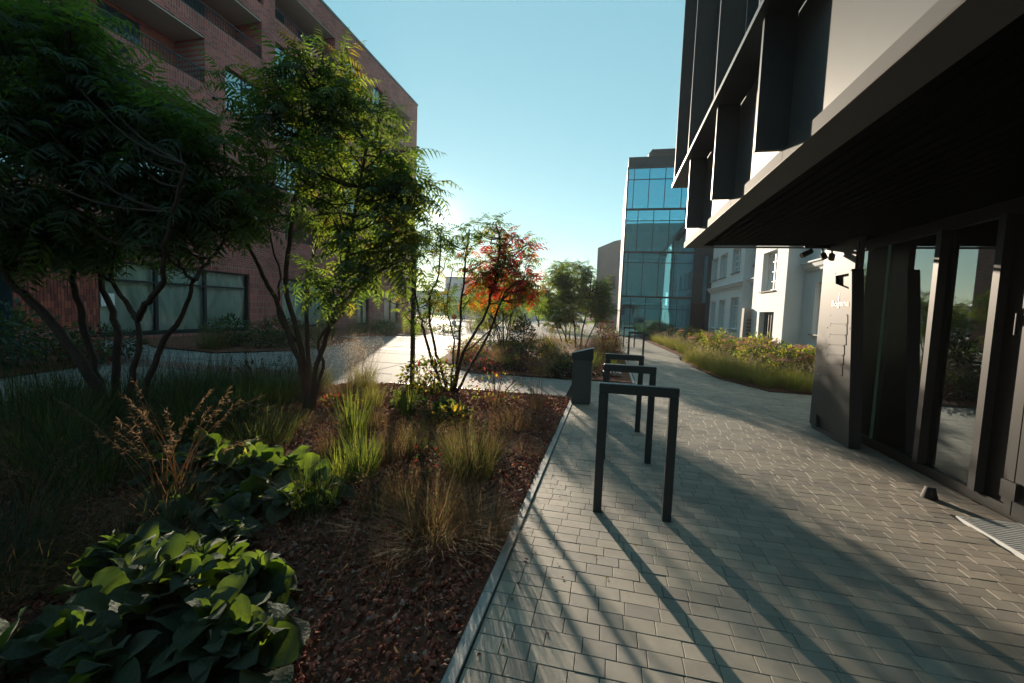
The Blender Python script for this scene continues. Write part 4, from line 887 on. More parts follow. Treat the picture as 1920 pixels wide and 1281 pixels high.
# red tree
def hot3(p):
    u = CX + FPX * ((p - [0, 0, HC]) @ RC[:, 0]) / -((p - [0, 0, HC]) @ RC[:, 2]); v = CY - FPX * ((p - [0, 0, HC]) @ RC[:, 1]) / -((p - [0, 0, HC]) @ RC[:, 2])
    return float(np.clip((u - 865) / 30, 0, 1) * np.clip((v - 425) / 30, 0, 1)) * .97
sumac('sumac_tree', 'slender sumac with red and orange autumn leaves beside the lamp post', 7.03,
      [([(836, 742), (815, 690), (800, 640), (790, 600), (780, 560), (768, 500)], -.1, 1.0), ([(841, 742), (824, 680), (809, 620), (805, 560), (822, 515), (828, 430)], .2, .95), ([(845, 742), (857, 680), (863, 600), (870, 510), (880, 430)], .1, 1.0), ([(850, 742), (870, 660), (905, 600), (926, 540), (938, 460), (930, 420)], -.2, 1.0),
       ([(854, 742), (880, 690), (920, 620), (946, 550), (985, 520)], -.4, .95), ([(866, 665), (905, 632), (945, 598), (968, 580)], .3, .5), ([(846, 715), (850, 640), (838, 570), (850, 500)], .5, .6)],
      [(905, 445, 48, 26, 11, 0), (960, 480, 45, 35, 12, 0), (900, 500, 55, 40, 15, 0), (985, 540, 28, 32, 11, -.2), (945, 535, 50, 32, 14, .1), (835, 440, 40, 35, 8, .1), (800, 480, 45, 45, 9, .1), (820, 550, 45, 30, 7, .2), (790, 590, 30, 25, 4, 0), (860, 560, 30, 25, 4, .3), (730, 560, 40, 40, 5, .4)],
      .030, .40, (6, 9), 300, (.45, .30, .2, .04, .005, .005), hot=hot3, seed=23)
# trees in the far bed, two of them added for shade
sumac('sumac_tree', 'dense rounded green sumac growing among grasses in the far bed', 18.0,
      [([(1080, 690), (1078, 620), (1070, 570), (1060, 520)], .1, 1), ([(1083, 690), (1092, 620), (1105, 560), (1110, 510)], -.1, 1), ([(1078, 690), (1060, 630), (1035, 580)], .2, .8), ([(1085, 690), (1105, 630), (1130, 585)], 0, .8)],
      [(1075, 515, 38, 26, 36, 0), (1045, 545, 32, 32, 32, 0), (1110, 550, 35, 32, 34, 0), (1085, 575, 55, 35, 48, -.2), (1130, 585, 22, 20, 18, 0), (1040, 590, 30, 22, 22, 0)], .042, .52, (7, 10), 0, (.42, .38, .17, .02, .005, .005), seed=24, small=False)
sumac('sumac_tree', 'taller green sumac added behind the dense rounded one for shade on the sign', 21.0,  # extra tree, added behind the crown in front so more shade reaches the sign
      [([(1062, 662), (1060, 610), (1055, 550), (1050, 510)], 0, 1), ([(1064, 662), (1072, 600), (1085, 550)], .2, .9), ([(1061, 662), (1040, 600), (1030, 560)], -.2, .8)],
      [(1050, 520, 36, 26, 26, 0), (1085, 535, 34, 30, 26, 0), (1030, 560, 28, 28, 18, 0), (1105, 565, 26, 24, 16, 0)], .042, .5, (6, 9), 0, (.42, .38, .17, .02, .005, .005), seed=25)
sumac('sumac_tree', 'green sumac added behind the red autumn sumac to shade the paving', 12.8,  # added tree, tucked behind the red crown to cast shade over the near pavers
      [([(943, 668), (930, 610), (905, 570), (890, 545)], .1, .8), ([(942, 668), (944, 620), (940, 570), (934, 520)], 0, 1), ([(944, 668), (954, 610), (967, 560)], .2, .9), ([(941, 668), (928, 610), (914, 570)], -.2, .8)],
      [(942, 530, 40, 28, 24, 0), (912, 560, 30, 26, 15, 0), (972, 555, 32, 28, 18, 0), (942, 575, 40, 22, 14, 0)], .03, .36, (6, 9), 0, (.3, .4, .25, .04, .01, 0), seed=26)
for k, (u0, y, cu, cv, ru, rv) in enumerate([(918, 17.5, 915, 585, 26, 26), (926, 18.2, 935, 560, 26, 28), (955, 17.0, 958, 575, 28, 30), (938, 19.5, 905, 560, 24, 20)]):
    sumac('sapling', ['thin-stemmed sapling with pale backlit leaves behind the red sumac', 'second thin sapling from the left in the far bed', 'short-trunked young sumac beside the pale grass in the far bed', 'slender sapling rearmost in the group behind the red sumac'][k], y,
          [([(u0, 655), (u0 + 1, 620), (cu, cv + 10)], 0, 1), ([(u0, 630), (u0 - 8, 605), (cu - 14, cv)], .1, .6), ([(u0 + 1, 625), (u0 + 10, 600), (cu + 14, cv)], -.1, .6)], [(cu, cv, ru * 1.15, rv * 1.15, 32, 0)], .032, .44, (6, 9), 0, (.3, .4, .28, .02, 0, 0), seed=30 + k, small=True, group='saplings in the far bed')
for k, (u, y, v, ru, rv, lab) in enumerate([(905, 44, 575, 22, 20, 'pale hazy tree seen between the sapling stems'), (870, 52, 580, 22, 16, 'small distant tree in front of the hazy buildings'), (1010, 40, 570, 24, 26, 'green tree behind the dense far-bed sumac'), (975, 60, 585, 24, 16, 'low distant tree right of the saplings'), (835, 64, 575, 26, 20, 'distant tree under the sun left of the hazy flat-roofed building'), (890, 78, 568, 26, 22, 'tall distant tree beside the hazy flat-roofed building'), (940, 70, 575, 28, 22, 'broad distant tree behind the red sumac')]):
    sumac('distant_tree', lab, y, [([(u, 617), (u, 600), (u, v)], 0, 1), ([(u, 605), (u - 6, 590), (u - 9, v)], .3, .6)], [(u, v, ru, rv, 34, 0)], .10, .85, (6, 9), 0, (.3, .4, .3, 0, 0, 0), seed=50 + k, small=True)

# ---- grasses
def blade_tpl(bend, seg=5):
    V = []; F = []
    for i in range(seg + 1):
        t = i / seg; a = bend * t; x = (1 - math.cos(a)) / bend if bend > .01 else 0; z = math.sin(a) / bend if bend > .01 else t
        w = .5 * (1 - t) ** .6 * (.6 + .4 * min(1, t * 4)) + .02
        V += [(x, -w, z), (x, w, z)]
    for i in range(seg): F.append([2 * i, 2 * i + 1, 2 * i + 3, 2 * i + 2])
    return np.array(V, float), {4: np.array(F)}
BLADES = [blade_tpl(x) for x in (.15, .5, 1.0, 1.6, 2.2)]
def blades(b, c, n, r0, h, w, bends, mi, r, az=None, flop=0.0):
    """n blades rooted in a disc of radius r0, mi = weights over materials."""
    for bi, wt in bends:
        k = int(n * wt)
        if not k: continue
        a = r.uniform(0, 6.28, k) if az is None else r.normal(az, .7, k); rr = r0 * np.sqrt(r.random(k)); pa = a + r.normal(0, .5, k)
        pos = np.stack([c[0] + rr * np.cos(pa), c[1] + rr * np.sin(pa), np.full(k, c[2] - .01)], 1); hh = h * r.uniform(.55, 1.08, k); ww = w * r.uniform(.7, 1.3, k)
        ct, st = np.cos(a), np.sin(a); lean = r.normal(.08, .12, k) + flop * rr / max(r0, .01)
        MX = np.zeros((k, 3, 4)); X = np.stack([ct, st, 0 * a], 1); Z = np.stack([ct * np.sin(lean), st * np.sin(lean), np.cos(lean)], 1); Yv = np.stack([-st, ct, 0 * a], 1)
        MX[:, :, 0] = X * hh[:, None]; MX[:, :, 1] = Yv * ww[:, None]; MX[:, :, 2] = Z * hh[:, None]; MX[:, :, 3] = pos
        b.inst(BLADES[bi], MX, r.choice(len(mi), k, p=np.array(mi) / sum(mi)))
SPIKE = (np.array([(0, -.22, 0), (0, .22, 0), (.6, .28, .02), (1, 0, -.06), (.6, -.28, .02)], float), {3: np.array([[0, 1, 2], [0, 2, 4], [4, 2, 3]])})
def plumes(b, c, n, r0, h, r, mi_stem, mi_pl, length=.3, bits=26, bitlen=.03, bitw=.005, spread=.05, arch=.8, droopy=True, az=None, stem_w=.0022):
    for _ in range(n):
        a = r.uniform(0, 6.28) if az is None else r.normal(az, .8); bend = arch * r.uniform(.3, 1.2); hh = h * r.uniform(.7, 1.1); rr = r0 * math.sqrt(r.random())
        t = np.linspace(0, 1, 9); A = bend * t; x = (1 - np.cos(A)) / bend; z = np.sin(A) / bend; pa = r.uniform(0, 6.28)
        P = np.stack([c[0] + rr * math.cos(pa) + math.cos(a) * x * hh, c[1] + rr * math.sin(pa) + math.sin(a) * x * hh, c[2] + z * hh], 1)
        b.tube(P, np.linspace(stem_w, stem_w * .5, 9), 3, mi_stem)
        tt = 1 - length * r.random(bits); pos = np.stack([np.interp(tt, t, P[:, k]) for k in range(3)], 1) + r.normal(0, 1, (bits, 3)) * spread * ((1 - tt)[:, None] * 1.6 + .25)
        d = np.gradient(P, axis=0)[-1]; d /= np.linalg.norm(d); dd = d[None] + r.normal(0, .5, (bits, 3)) - (np.array([0, 0, .5]) if droopy else 0)
        b.inst(SPIKE, frames(pos, dd, r.normal(0, 1, (bits, 3)) + [0, 0, .3], np.stack([bitlen * r.uniform(.6, 1.4, bits), np.full(bits, bitw)], 1)), mi_pl)
def grass(label, c, h, r0, n, mats, wts, bends=((0, .3), (1, .4), (2, .3)), w=.006, pl=None, seed=0, name='grass_tuft', cat='grass', group=None, flop=.25, cm=1.0):
    r = np.random.default_rng(seed + 1000); c = np.array(list(c) + [0]) if len(c) == 2 else np.array(c, float); t = thing(name, label, cat, tuple(c), group)
    b = MB(); blades(b, c, n, r0, h, w, bends, wts, r, flop=flop); b.build('blades', [GB[m] for m in mats], t)
    if pl:
        b = MB(); P = dict(pl); ms = P.pop('mats'); plumes(b, c, P.pop('n'), r0 * P.pop('rf', 1), P.pop('h'), r, 0, 1, **P); b.build('plumes', [GB[m] for m in ms], t)
    return t
G2 = lambda u, v: gnd(u, v)[:2]
U = ((0, .6), (1, .35), (2, .05)); ARCH = ((1, .2), (2, .35), (3, .3), (4, .15)); MID = ((0, .25), (1, .4), (2, .25), (3, .1))
# middle bed A, near trees
grass('bright green upright grass clump right of the middle sumac trunk', G2(662, 825), .60, .10, 170, ('lime', 'green', 'dark'), (.25, .5, .25), U, .008, seed=1)
grass('dark green upright grass clump left of the brown sedge', G2(678, 905), .52, .09, 150, ('green', 'lime', 'dark'), (.5, .12, .38), U, .008, seed=2)
grass('fine dark green grass tuft beside the woolly-leaved plant', G2(592, 965), .42, .13, 330, ('dark', 'green'), (.6, .4), MID, .004, seed=3)
grass('broad yellow-green grass tuft left of the middle sumac trunk', G2(465, 785), .55, .13, 170, ('green', 'lime'), (.6, .4), MID, .011, seed=4)
grass('small lime green grass tuft below the lamp post', G2(764, 782), .48, .09, 130, ('lime', 'green'), (.7, .3), MID, .008, seed=5)
grass('rust brown dried grass tussock in the middle of the bed', G2(745, 862), .40, .16, 420, ('brown', 'straw'), (.6, .4), MID, .003, dict(n=26, h=.48, mats=('brown', 'rust'), length=.5, bits=20, bitlen=.022, bitw=.003, spread=.03), seed=6)
grass('dark olive sedge tussock behind the rust brown grass', G2(775, 855), .38, .13, 330, ('dark', 'olive'), (.6, .4), MID, .004, seed=7)
grass('large olive tussock with golden tips near the kerb', G2(880, 895), .56, .2, 700, ('olive', 'dark', 'straw'), (.5, .3, .2), MID, .0038, dict(n=22, h=.66, mats=('straw', 'rust'), length=.35, bits=16, bitlen=.02, bitw=.003, spread=.03), seed=8)
grass('sprawling brown-green tussock with long arching blades nearest the kerb', G2(815, 1010), .52, .2, 620, ('olive', 'brown', 'straw'), (.35, .35, .3), ARCH, .0032, dict(n=14, h=.85, mats=('straw', 'straw'), length=.3, bits=14, bitlen=.02, bitw=.0025, spread=.025, arch=1.5), seed=9, flop=.9)
grass('low dry straw tussock against the kerb edge', G2(905, 1010), .36, .14, 330, ('brown', 'straw'), (.6, .4), ARCH, .003, seed=10, flop=.6)
grass('dry reddish brown grass patch beside the kerb corner', G2(960, 800), .34, .28, 620, ('brown', 'straw', 'olive'), (.6, .3, .1), ARCH, .003, dict(n=30, h=.4, mats=('brown', 'rust'), length=.5, bits=16, bitlen=.02, bitw=.003, spread=.05), seed=11, flop=.5)
grass('thin tuft of tall wiry stems beside the red seed heads', G2(1005, 770), .5, .1, 120, ('brown', 'straw'), (.6, .4), U, .003, dict(n=16, h=.68, mats=('brown', 'brown'), length=.3, bits=8, bitlen=.015, bitw=.002, spread=.015, arch=.3), seed=12)
grass('dry flattened grass in front of the middle sumac trunk', G2(560, 800), .28, .2, 260, ('straw', 'brown', 'lime'), (.5, .3, .2), ARCH, .004, seed=13, flop=.6)
grass('tan dry tuft behind the middle sumac trunk', G2(640, 745), .36, .22, 320, ('straw', 'brown', 'olive'), (.5, .3, .2), MID, .004, seed=14)
grass('upright olive tuft between lamp post and middle sumac', G2(700, 765), .5, .12, 260, ('olive', 'brown', 'lime'), (.5, .2, .3), U, .005, seed=15)
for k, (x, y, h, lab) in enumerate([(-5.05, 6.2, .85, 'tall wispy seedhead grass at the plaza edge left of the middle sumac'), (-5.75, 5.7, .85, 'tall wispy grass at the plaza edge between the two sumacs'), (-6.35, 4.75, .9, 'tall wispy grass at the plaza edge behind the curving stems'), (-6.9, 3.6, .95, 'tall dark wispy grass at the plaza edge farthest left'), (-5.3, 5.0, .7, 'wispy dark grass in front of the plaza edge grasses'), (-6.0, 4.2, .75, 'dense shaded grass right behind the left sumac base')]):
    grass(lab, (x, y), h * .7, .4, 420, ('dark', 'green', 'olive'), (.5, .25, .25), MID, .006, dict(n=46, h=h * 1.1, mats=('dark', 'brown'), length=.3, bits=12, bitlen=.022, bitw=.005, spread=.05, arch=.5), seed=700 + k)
rT = np.random.default_rng(404)
for k, (u, v, kind, lab) in enumerate([(620, 850, 'dry', 'thin dry tuft left of the bright green clump'), (705, 800, 'dry', 'straw tuft behind the bright green clump'), (700, 960, 'dry', 'dry sprawling tuft right of the fine dark green tuft'), (640, 1030, 'low', 'sparse tuft on bare gravel near the front woolly plant'), (760, 940, 'dry', 'brown tuft between the sedge and the sprawling tussock'), (850, 850, 'dry', 'rusty tuft behind the golden-tipped tussock'), (920, 850, 'dry', 'rusty dry tuft halfway along the kerb'), (980, 850, 'low', 'low brown tuft touching the kerb beyond the tussocks'), (930, 760, 'dry', 'dry tuft between gold plant and red seed heads'), (1020, 810, 'low', 'low dry tuft at the kerb near the litter bin'), (590, 740, 'dry', 'dry tuft hugging the middle sumac base'), (530, 760, 'gr', 'green tuft left of the middle sumac base'), (690, 880, 'gr', 'lime tuft next to the dark green clump'), (640, 905, 'gr', 'lime tuft right of the sunlit woolly mound'), (560, 1010, 'low', 'sparse dry tuft below the fine dark green tuft'), (880, 960, 'low', 'flat straw tuft beside the sprawling tussock'), (720, 1080, 'low', 'thin stray tuft on the gravel near the viewer'), (800, 800, 'dry', 'rust tuft left of the golden-leaved plant')]):
    if kind == 'dry': grass(lab, G2(u, v), rT.uniform(.24, .36), .12, 230, ('brown', 'straw', 'olive'), (.5, .3, .2), MID, .0032, dict(n=14, h=.36, mats=('brown', 'rust'), length=.5, bits=18, bitlen=.02, bitw=.003, spread=.035), seed=500 + k, flop=.4)
    elif kind == 'low': grass(lab, G2(u, v), rT.uniform(.16, .26), .14, 130, ('brown', 'straw'), (.5, .5), ARCH, .0028, seed=500 + k, flop=.7)
    else: grass(lab, G2(u, v), .36, .09, 110, ('lime', 'green'), (.6, .4), U, .008, seed=500 + k)
PLM = dict(n=75, h=1.0, mats=('straw', 'pale'), length=.6, bits=80, bitlen=.024, bitw=.0034, spread=.14, arch=.9)
grass('fluffy pale plumed grass between the middle sumac and the lamp post', (-4.35, 6.9), .5, .25, 420, ('olive', 'straw', 'green'), (.4, .3, .3), MID, .005, PLM, seed=16)
grass('second fluffy pale plumed grass tight behind the middle sumac trunk', (-4.95, 6.4), .5, .25, 380, ('olive', 'straw', 'green'), (.4, .3, .3), MID, .005, dict(PLM, n=50), seed=17)
grass('arching feather reed grass with tan drooping plumes over the big leaves', (-2.72, 2.12, 0), .55, .12, 260, ('brown', 'dark', 'straw'), (.5, .3, .2), ARCH, .004, dict(n=22, h=1.0, mats=('rust', 'rust'), length=.3, bits=44, bitlen=.028, bitw=.0045, spread=.012, arch=1.25, stem_w=.003), seed=18)
grass('dark reed grass with small tan plumes at the left edge', (-3.35, 1.75, 0), .6, .16, 320, ('dark', 'brown'), (.7, .3), ARCH, .004, dict(n=10, h=.8, mats=('brown', 'rust'), length=.3, bits=34, bitlen=.025, bitw=.004, spread=.012, arch=1.3), seed=19)
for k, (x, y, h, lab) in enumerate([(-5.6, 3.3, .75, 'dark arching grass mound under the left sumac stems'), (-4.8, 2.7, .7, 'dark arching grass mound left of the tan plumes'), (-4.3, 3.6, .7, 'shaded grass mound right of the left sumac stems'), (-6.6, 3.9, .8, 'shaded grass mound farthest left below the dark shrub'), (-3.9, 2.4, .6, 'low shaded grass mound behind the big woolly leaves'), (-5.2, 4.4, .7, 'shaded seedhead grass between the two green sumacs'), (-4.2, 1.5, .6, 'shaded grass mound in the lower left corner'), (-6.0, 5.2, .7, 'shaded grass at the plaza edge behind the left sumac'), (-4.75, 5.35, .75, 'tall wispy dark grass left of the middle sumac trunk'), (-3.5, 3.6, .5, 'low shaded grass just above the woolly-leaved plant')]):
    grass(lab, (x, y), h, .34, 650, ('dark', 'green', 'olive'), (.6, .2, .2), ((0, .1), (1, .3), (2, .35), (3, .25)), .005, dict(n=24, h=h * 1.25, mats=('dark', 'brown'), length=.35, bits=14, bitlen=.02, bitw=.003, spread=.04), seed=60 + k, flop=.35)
# ---- leafy plants
LEAFS = (np.array([(0, 0, 0), (.35, .26, .07), (1, 0, -.06), (.35, -.26, .07), (.5, 0, 0)], float), {3: np.array([[0, 4, 1], [1, 4, 2], [0, 3, 4], [4, 3, 2]])})
def leafy(name, label, c, rx, h, n, L, mats, wts, cat='shrub', seed=0, flowers=None, group=None, stems=10, z0=0.0, rz=None):
    r = np.random.default_rng(seed + 2000); c = np.array([c[0], c[1], z0]); t = thing(name, label, cat, tuple(c), group)
    b = MB(); tips = []
    for k in range(stems):
        a = r.uniform(0, 6.28); q = rx * math.sqrt(r.random()) * .9; e = c + np.array([q * math.cos(a), q * math.sin(a), h * r.uniform(.75, 1) * (1 - .35 * (q / rx) ** 2)]); s = c + np.array([.25 * q * math.cos(a), .25 * q * math.sin(a), -.02])
        b.tube(smooth([s, (s + e) / 2 + [0, 0, .1 * h], e]), np.linspace(.008, .003, 9), 4); tips.append(e)
    b.build('stems', MT['bark2'], t)
    b = MB(); d = r.normal(size=(n, 3)); d /= np.linalg.norm(d, axis=1)[:, None]; q = r.uniform(.2, 1, n) ** .45
    lump = 1 + .18 * np.sin(d[:, 0] * 5 + seed) * np.cos(d[:, 1] * 6 + seed * 2)
    pos = np.stack([c[0] + d[:, 0] * q * rx * lump, c[1] + d[:, 1] * q * rx * lump, c[2] + h * (.5 + .5 * d[:, 2] * q * lump)], 1); pos[:, 2] = np.maximum(pos[:, 2], c[2] + .01)
    dd = d + r.normal(0, .5, (n, 3)) + [0, 0, -.15]
    b.inst(LEAFS, frames(pos, dd, r.normal(0, .45, (n, 3)) + [0, 0, 1], L * r.uniform(.6, 1.25, n)), r.choice(len(wts), n, p=np.array(wts) / sum(wts))); b.build('foliage', [LF[m] for m in mats], t)
    if flowers:
        m, fr, nb = flowers
        for e in tips:
            b = MB(); a = r.uniform(0, 6.28, nb); q = fr * np.sqrt(r.random(nb)); P = np.stack([e[0] + q * np.cos(a), e[1] + q * np.sin(a), e[2] + .04 + fr * .35 * (1 - (q / fr) ** 2) + r.normal(0, .008, nb)], 1)
            b.inst(stone_tpl(3), np.concatenate([rotmats(nb, r) * (fr * .12), P[:, :, None]], 2)); b.build('flower_head', LF[m], t)
    return t
leafy('shrub', 'yellow-green leafy shrub wrapped round the red sumac base', (-2.95, 6.75), .5, .62, 900, .085, ('yel', 'mid', 'gold', 'red'), (.45, .4, .08, .07), seed=1, stems=14)
leafy('shrub', 'low golden-leaved plant right of the small woolly leaves', G2(850, 795), .26, .25, 170, .085, ('gold', 'mid', 'yel'), (.4, .3, .3), seed=2)
leafy('perennial', 'rusty perennial with flat dark red seed heads beside the kerb corner', (-1.75, 6.6), .55, .52, 260, .06, ('gold', 'red', 'mid', 'yel'), (.25, .35, .2, .2), 'flower', seed=3, flowers=('wine', .075, 26), stems=18)
leafy('perennial', 'small clump of rusty flat seed heads amid the olive tussock', G2(800, 905), .12, .42, 60, .05, ('mid', 'red'), (.5, .5), 'flower', seed=4, flowers=('wine', .05, 20), stems=6)
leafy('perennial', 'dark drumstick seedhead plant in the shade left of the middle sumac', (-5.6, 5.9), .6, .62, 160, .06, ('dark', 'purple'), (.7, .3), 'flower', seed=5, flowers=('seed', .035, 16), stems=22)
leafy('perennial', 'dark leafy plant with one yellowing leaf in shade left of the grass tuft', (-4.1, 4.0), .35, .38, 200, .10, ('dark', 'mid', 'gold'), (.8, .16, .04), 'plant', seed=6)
leafy('shrub', 'orange and yellow low seedlings at the middle sumac base', (-3.75, 5.4), .35, .18, 200, .05, ('gold', 'red', 'yel'), (.45, .35, .2), 'plant', seed=7)
grass('dark drooping sedge mound in the lower left corner', (-2.95, 1.35), .5, .3, 700, ('dark', 'olive', 'brown'), (.6, .2, .2), ARCH, .004, seed=618, flop=.5)
grass('dark tangled dead grass between the sedge mound and the tan plumes', (-2.55, 1.75), .42, .25, 520, ('brown', 'dark', 'straw'), (.5, .35, .15), ARCH, .003, seed=619, flop=.6)
leafy('ground_cover', 'bright green jagged-leaf plant behind the tan plumes', (-2.75, 2.75), .22, .32, 240, .06, ('mid', 'yel'), (.6, .4), 'plant', seed=9)
leafy('shrub', 'broad dark evergreen shrub before the brick pier at far left', (-11.3, 5.2), 1.5, 1.25, 2600, .13, ('dark', 'mid'), (.85, .15), seed=10, stems=16)
leafy('shrub', 'dark bush with reddish upright shoots under the brick pier', (-11.2, 7.3), .8, .8, 1100, .10, ('dark', 'purple', 'mid'), (.5, .3, .2), seed=11, stems=24)
leafy('shrub', 'low mixed bush right of the reddish shoots by the plaza', (-10.6, 6.6), .5, .55, 600, .09, ('mid', 'red', 'dark'), (.4, .2, .4), seed=12)
# beds along the brick facade
leafy('shrub', 'dark rounded bush in front of the filmed shop window', (-11.8, 11.2), .75, .95, 1100, .12, ('dark', 'mid'), (.7, .3), seed=13)
leafy('shrub', 'wide brownish shrub at the right end of the filmed shop window', (-12.0, 13.6), 1.0, .9, 1500, .11, ('dark', 'mid', 'red'), (.5, .35, .15), seed=14)
leafy('shrub', 'low dark shrub at the front of the shop window bed', (-10.4, 11.4), .7, .55, 700, .1, ('dark', 'purple', 'mid'), (.5, .2, .3), seed=15)
for k, (x, y) in enumerate([(-11.4, 10.3), (-9.9, 12.4), (-11.0, 14.6), (-12.6, 17.0), (-13.2, 16.2)]): grass(['tawny grass at the left tip of the shop window bed', 'tawny grass at the plaza side of the shop window bed', 'tawny grass behind the middle sumac trunk by the facade', 'tall tan grass between the two facade beds', 'tan grass close to the brick wall between beds'][k], (x, y), .7, .4, 420, ('olive', 'brown', 'dark'), (.4, .3, .3), MID, .008, dict(n=36, h=.95, mats=('straw', 'straw'), length=.45, bits=22, bitlen=.035, bitw=.005, spread=.08), seed=80 + k)
for k, (x, y) in enumerate([(-12.2, 19.0), (-11.6, 20.6), (-11.0, 22.0), (-12.8, 22.5), (-11.2, 24.0)]): grass(['pale backlit grass mound leftmost in the far facade bed', 'pale grass mound beside the dark round bush by the facade', 'pale grass mound left of the lamp post in the far facade bed', 'pale grass mound against the brick wall in the far bed', 'pale grass mound at the far end of the facade bed'][k], (x, y), .95, .5, 420, ('olive', 'straw', 'green'), (.4, .4, .2), MID, .009, dict(n=46, h=1.3, mats=('straw', 'pale'), length=.5, bits=30, bitlen=.05, bitw=.006, spread=.12), seed=90 + k)
leafy('shrub', 'dark green round bush in the far facade bed', (-10.9, 19.2), .55, .7, 600, .12, ('dark', 'mid'), (.7, .3), seed=16)
leafy('shrub', 'low grey-green bush island at the plaza centre', (-9.3, 24.0), .9, .5, 600, .14, ('mid', 'dark'), (.6, .4), seed=17)
for k, (x, y) in enumerate([(-8.6, 27.0), (-6.5, 30.0), (-9.5, 33.0)]): grass(['sunlit pale grass beyond the plaza island', 'sunlit pale grass behind the saplings', 'sunlit pale grass farthest off on the plaza'][k], (x, y), 1.0, .7, 420, ('straw', 'olive'), (.5, .5), MID, .014, dict(n=50, h=1.3, mats=('straw', 'pale'), length=.5, bits=24, bitlen=.07, bitw=.01, spread=.15), seed=100 + k)

# ---- bed B: mixed planting
rB = np.random.default_rng(77)
BB = [('grass', (.1, 17.5), 1.0, 'tall pinkish tan grass at the right end of the far bed'), ('grass', (-.35, 15.6), .95, 'bushy tan grass right of the dense sumac'), ('grass', (.2, 13.4), .9, 'tan seed-laden grass above the cycle stands'), ('grass', (-.6, 13.6), .8, 'golden dry grass under the dense sumac'),
      ('grass', (-1.9, 14.2), 1.0, 'amber upright grass left of the dense sumac'), ('grass', (-3.4, 14.8), 1.0, 'pale feathery grass beside the dark upright bush'), ('grass', (-1.2, 11.6), .7, 'tan grass in front of the dense sumac'), ('grass', (-1.45, 9.85), .42, 'pale fluffy grass at the concrete strip edge'), ('grass', (-2.75, 10.6), .6, 'amber wispy grass left in the far bed'),
      ('green', (-2.35, 10.4), .5, 'small lime grass tuft at the left of the far bed'), ('green', (-.35, 11.4), .55, 'yellow-green grass tuft behind the litter bin'), ('green', (-3.3, 12.6), .6, 'lime grass tuft under the saplings'), ('green', (.15, 11.0), .45, 'green grass tuft behind the farthest of the three stands')]
for k, (ty, (x, y), h, lab) in enumerate(BB):
    if ty == 'grass': grass(lab, (x, y), h * .75, .3, 380, ('straw', 'brown', 'olive'), (.4, .4, .2), MID, .006, dict(n=44, h=h, mats=('brown', 'rust' if k % 3 else 'pale'), length=.5, bits=30, bitlen=.03, bitw=.005, spread=.09), seed=120 + k)
    else: grass(lab, (x, y), h, .14, 200, ('lime', 'green'), (.6, .4), MID, .009, seed=120 + k)
for k, a in enumerate([('shrub', 'dark upright evergreen bush beside the saplings', (-2.75, 13.8), .42, 1.25, 1100, .10, ('dark', 'mid'), (.9, .1)), ('shrub', 'low green shrub at the foot of the dense sumac', (-1.6, 12.6), .5, .5, 600, .08, ('mid', 'dark', 'yel'), (.5, .3, .2)),
        ('perennial', 'dark wine-red perennials at the left of the far bed', (-2.5, 11.2), .6, .42, 700, .07, ('purple', 'red', 'dark'), (.5, .2, .3)), ('perennial', 'purple-brown perennials along the concrete strip', (-2.0, 10.1), .5, .32, 500, .07, ('purple', 'dark', 'red'), (.6, .25, .15)),
        ('perennial', 'dark green perennials behind the pale fluffy grass', (-.9, 10.6), .6, .45, 700, .08, ('dark', 'mid', 'purple'), (.5, .3, .2)), ('perennial', 'brown seedhead shrub beside the path under the dense sumac', (.1, 15.0), .5, .85, 900, .07, ('red', 'gold', 'purple'), (.35, .25, .4)), ('perennial', 'low dark plants between litter bin and stands', (-.2, 10.2), .5, .3, 500, .07, ('purple', 'dark'), (.6, .4)),
        ('shrub', 'yellow-leaved bush left of the dense sumac', (-1.95, 13.3), .35, .7, 420, .08, ('gold', 'yel', 'mid'), (.3, .4, .3)), ('perennial', 'leafy mixed plants at the back of the far bed', (-3.8, 13.2), .6, .5, 600, .08, ('mid', 'red', 'yel'), (.5, .25, .25)), ('shrub', 'tawny leafy shrub right of the dense sumac', (-.1, 16.6), .6, 1.0, 900, .08, ('gold', 'mid', 'red'), (.3, .4, .3))]):
    leafy(a[0], a[1], a[2], a[3], a[4], a[5], a[6], a[7], a[8], 'shrub' if a[0] == 'shrub' else 'plant', seed=30 + k, z0=.02)
for k, a in enumerate([('red-brown perennials at the left front tip of the far bed', (-3.35, 10.7), .5, .4, ('red', 'purple', 'dark', 'mid'), (.3, .25, .2, .25)), ('wine and green perennials below the thin saplings', (-4.1, 12.0), .6, .42, ('red', 'mid', 'purple', 'yel'), (.3, .35, .2, .15)), ('low dark perennials at the front left corner of the far bed', (-2.85, 9.85), .42, .26, ('dark', 'purple', 'red'), (.4, .35, .25)), ('leafy perennials at the far left edge of the far bed', (-4.5, 13.9), .6, .5, ('mid', 'yel', 'red'), (.5, .3, .2)), ('green perennials behind the thin saplings', (-4.2, 16.0), .8, .6, ('mid', 'dark', 'yel'), (.5, .3, .2)),
        ('dark leafy plants between the dark upright bush and the amber grass', (-2.4, 12.4), .5, .45, ('dark', 'mid', 'purple'), (.5, .3, .2)), ('yellowing leafy plants under the added green sumac behind the red one', (-3.1, 13.3), .5, .5, ('yel', 'mid', 'gold'), (.4, .4, .2)), ('mixed leafy plants right of the pale fluffy grass', (-.95, 9.85), .4, .28, ('dark', 'mid', 'purple'), (.5, .25, .25)), ('tall leafy plants in the rear of the far bed', (-1.6, 19.5), .9, .9, ('mid', 'yel', 'gold'), (.5, .3, .2)), ('russet leafy plants by the path at the far end of the far bed', (-.1, 21.5), .7, .9, ('red', 'gold', 'mid'), (.3, .3, .4))]):
    leafy('perennial', a[0], a[1], a[2], a[3], 750, .075, a[4], a[5], 'plant', seed=230 + k, z0=.02)
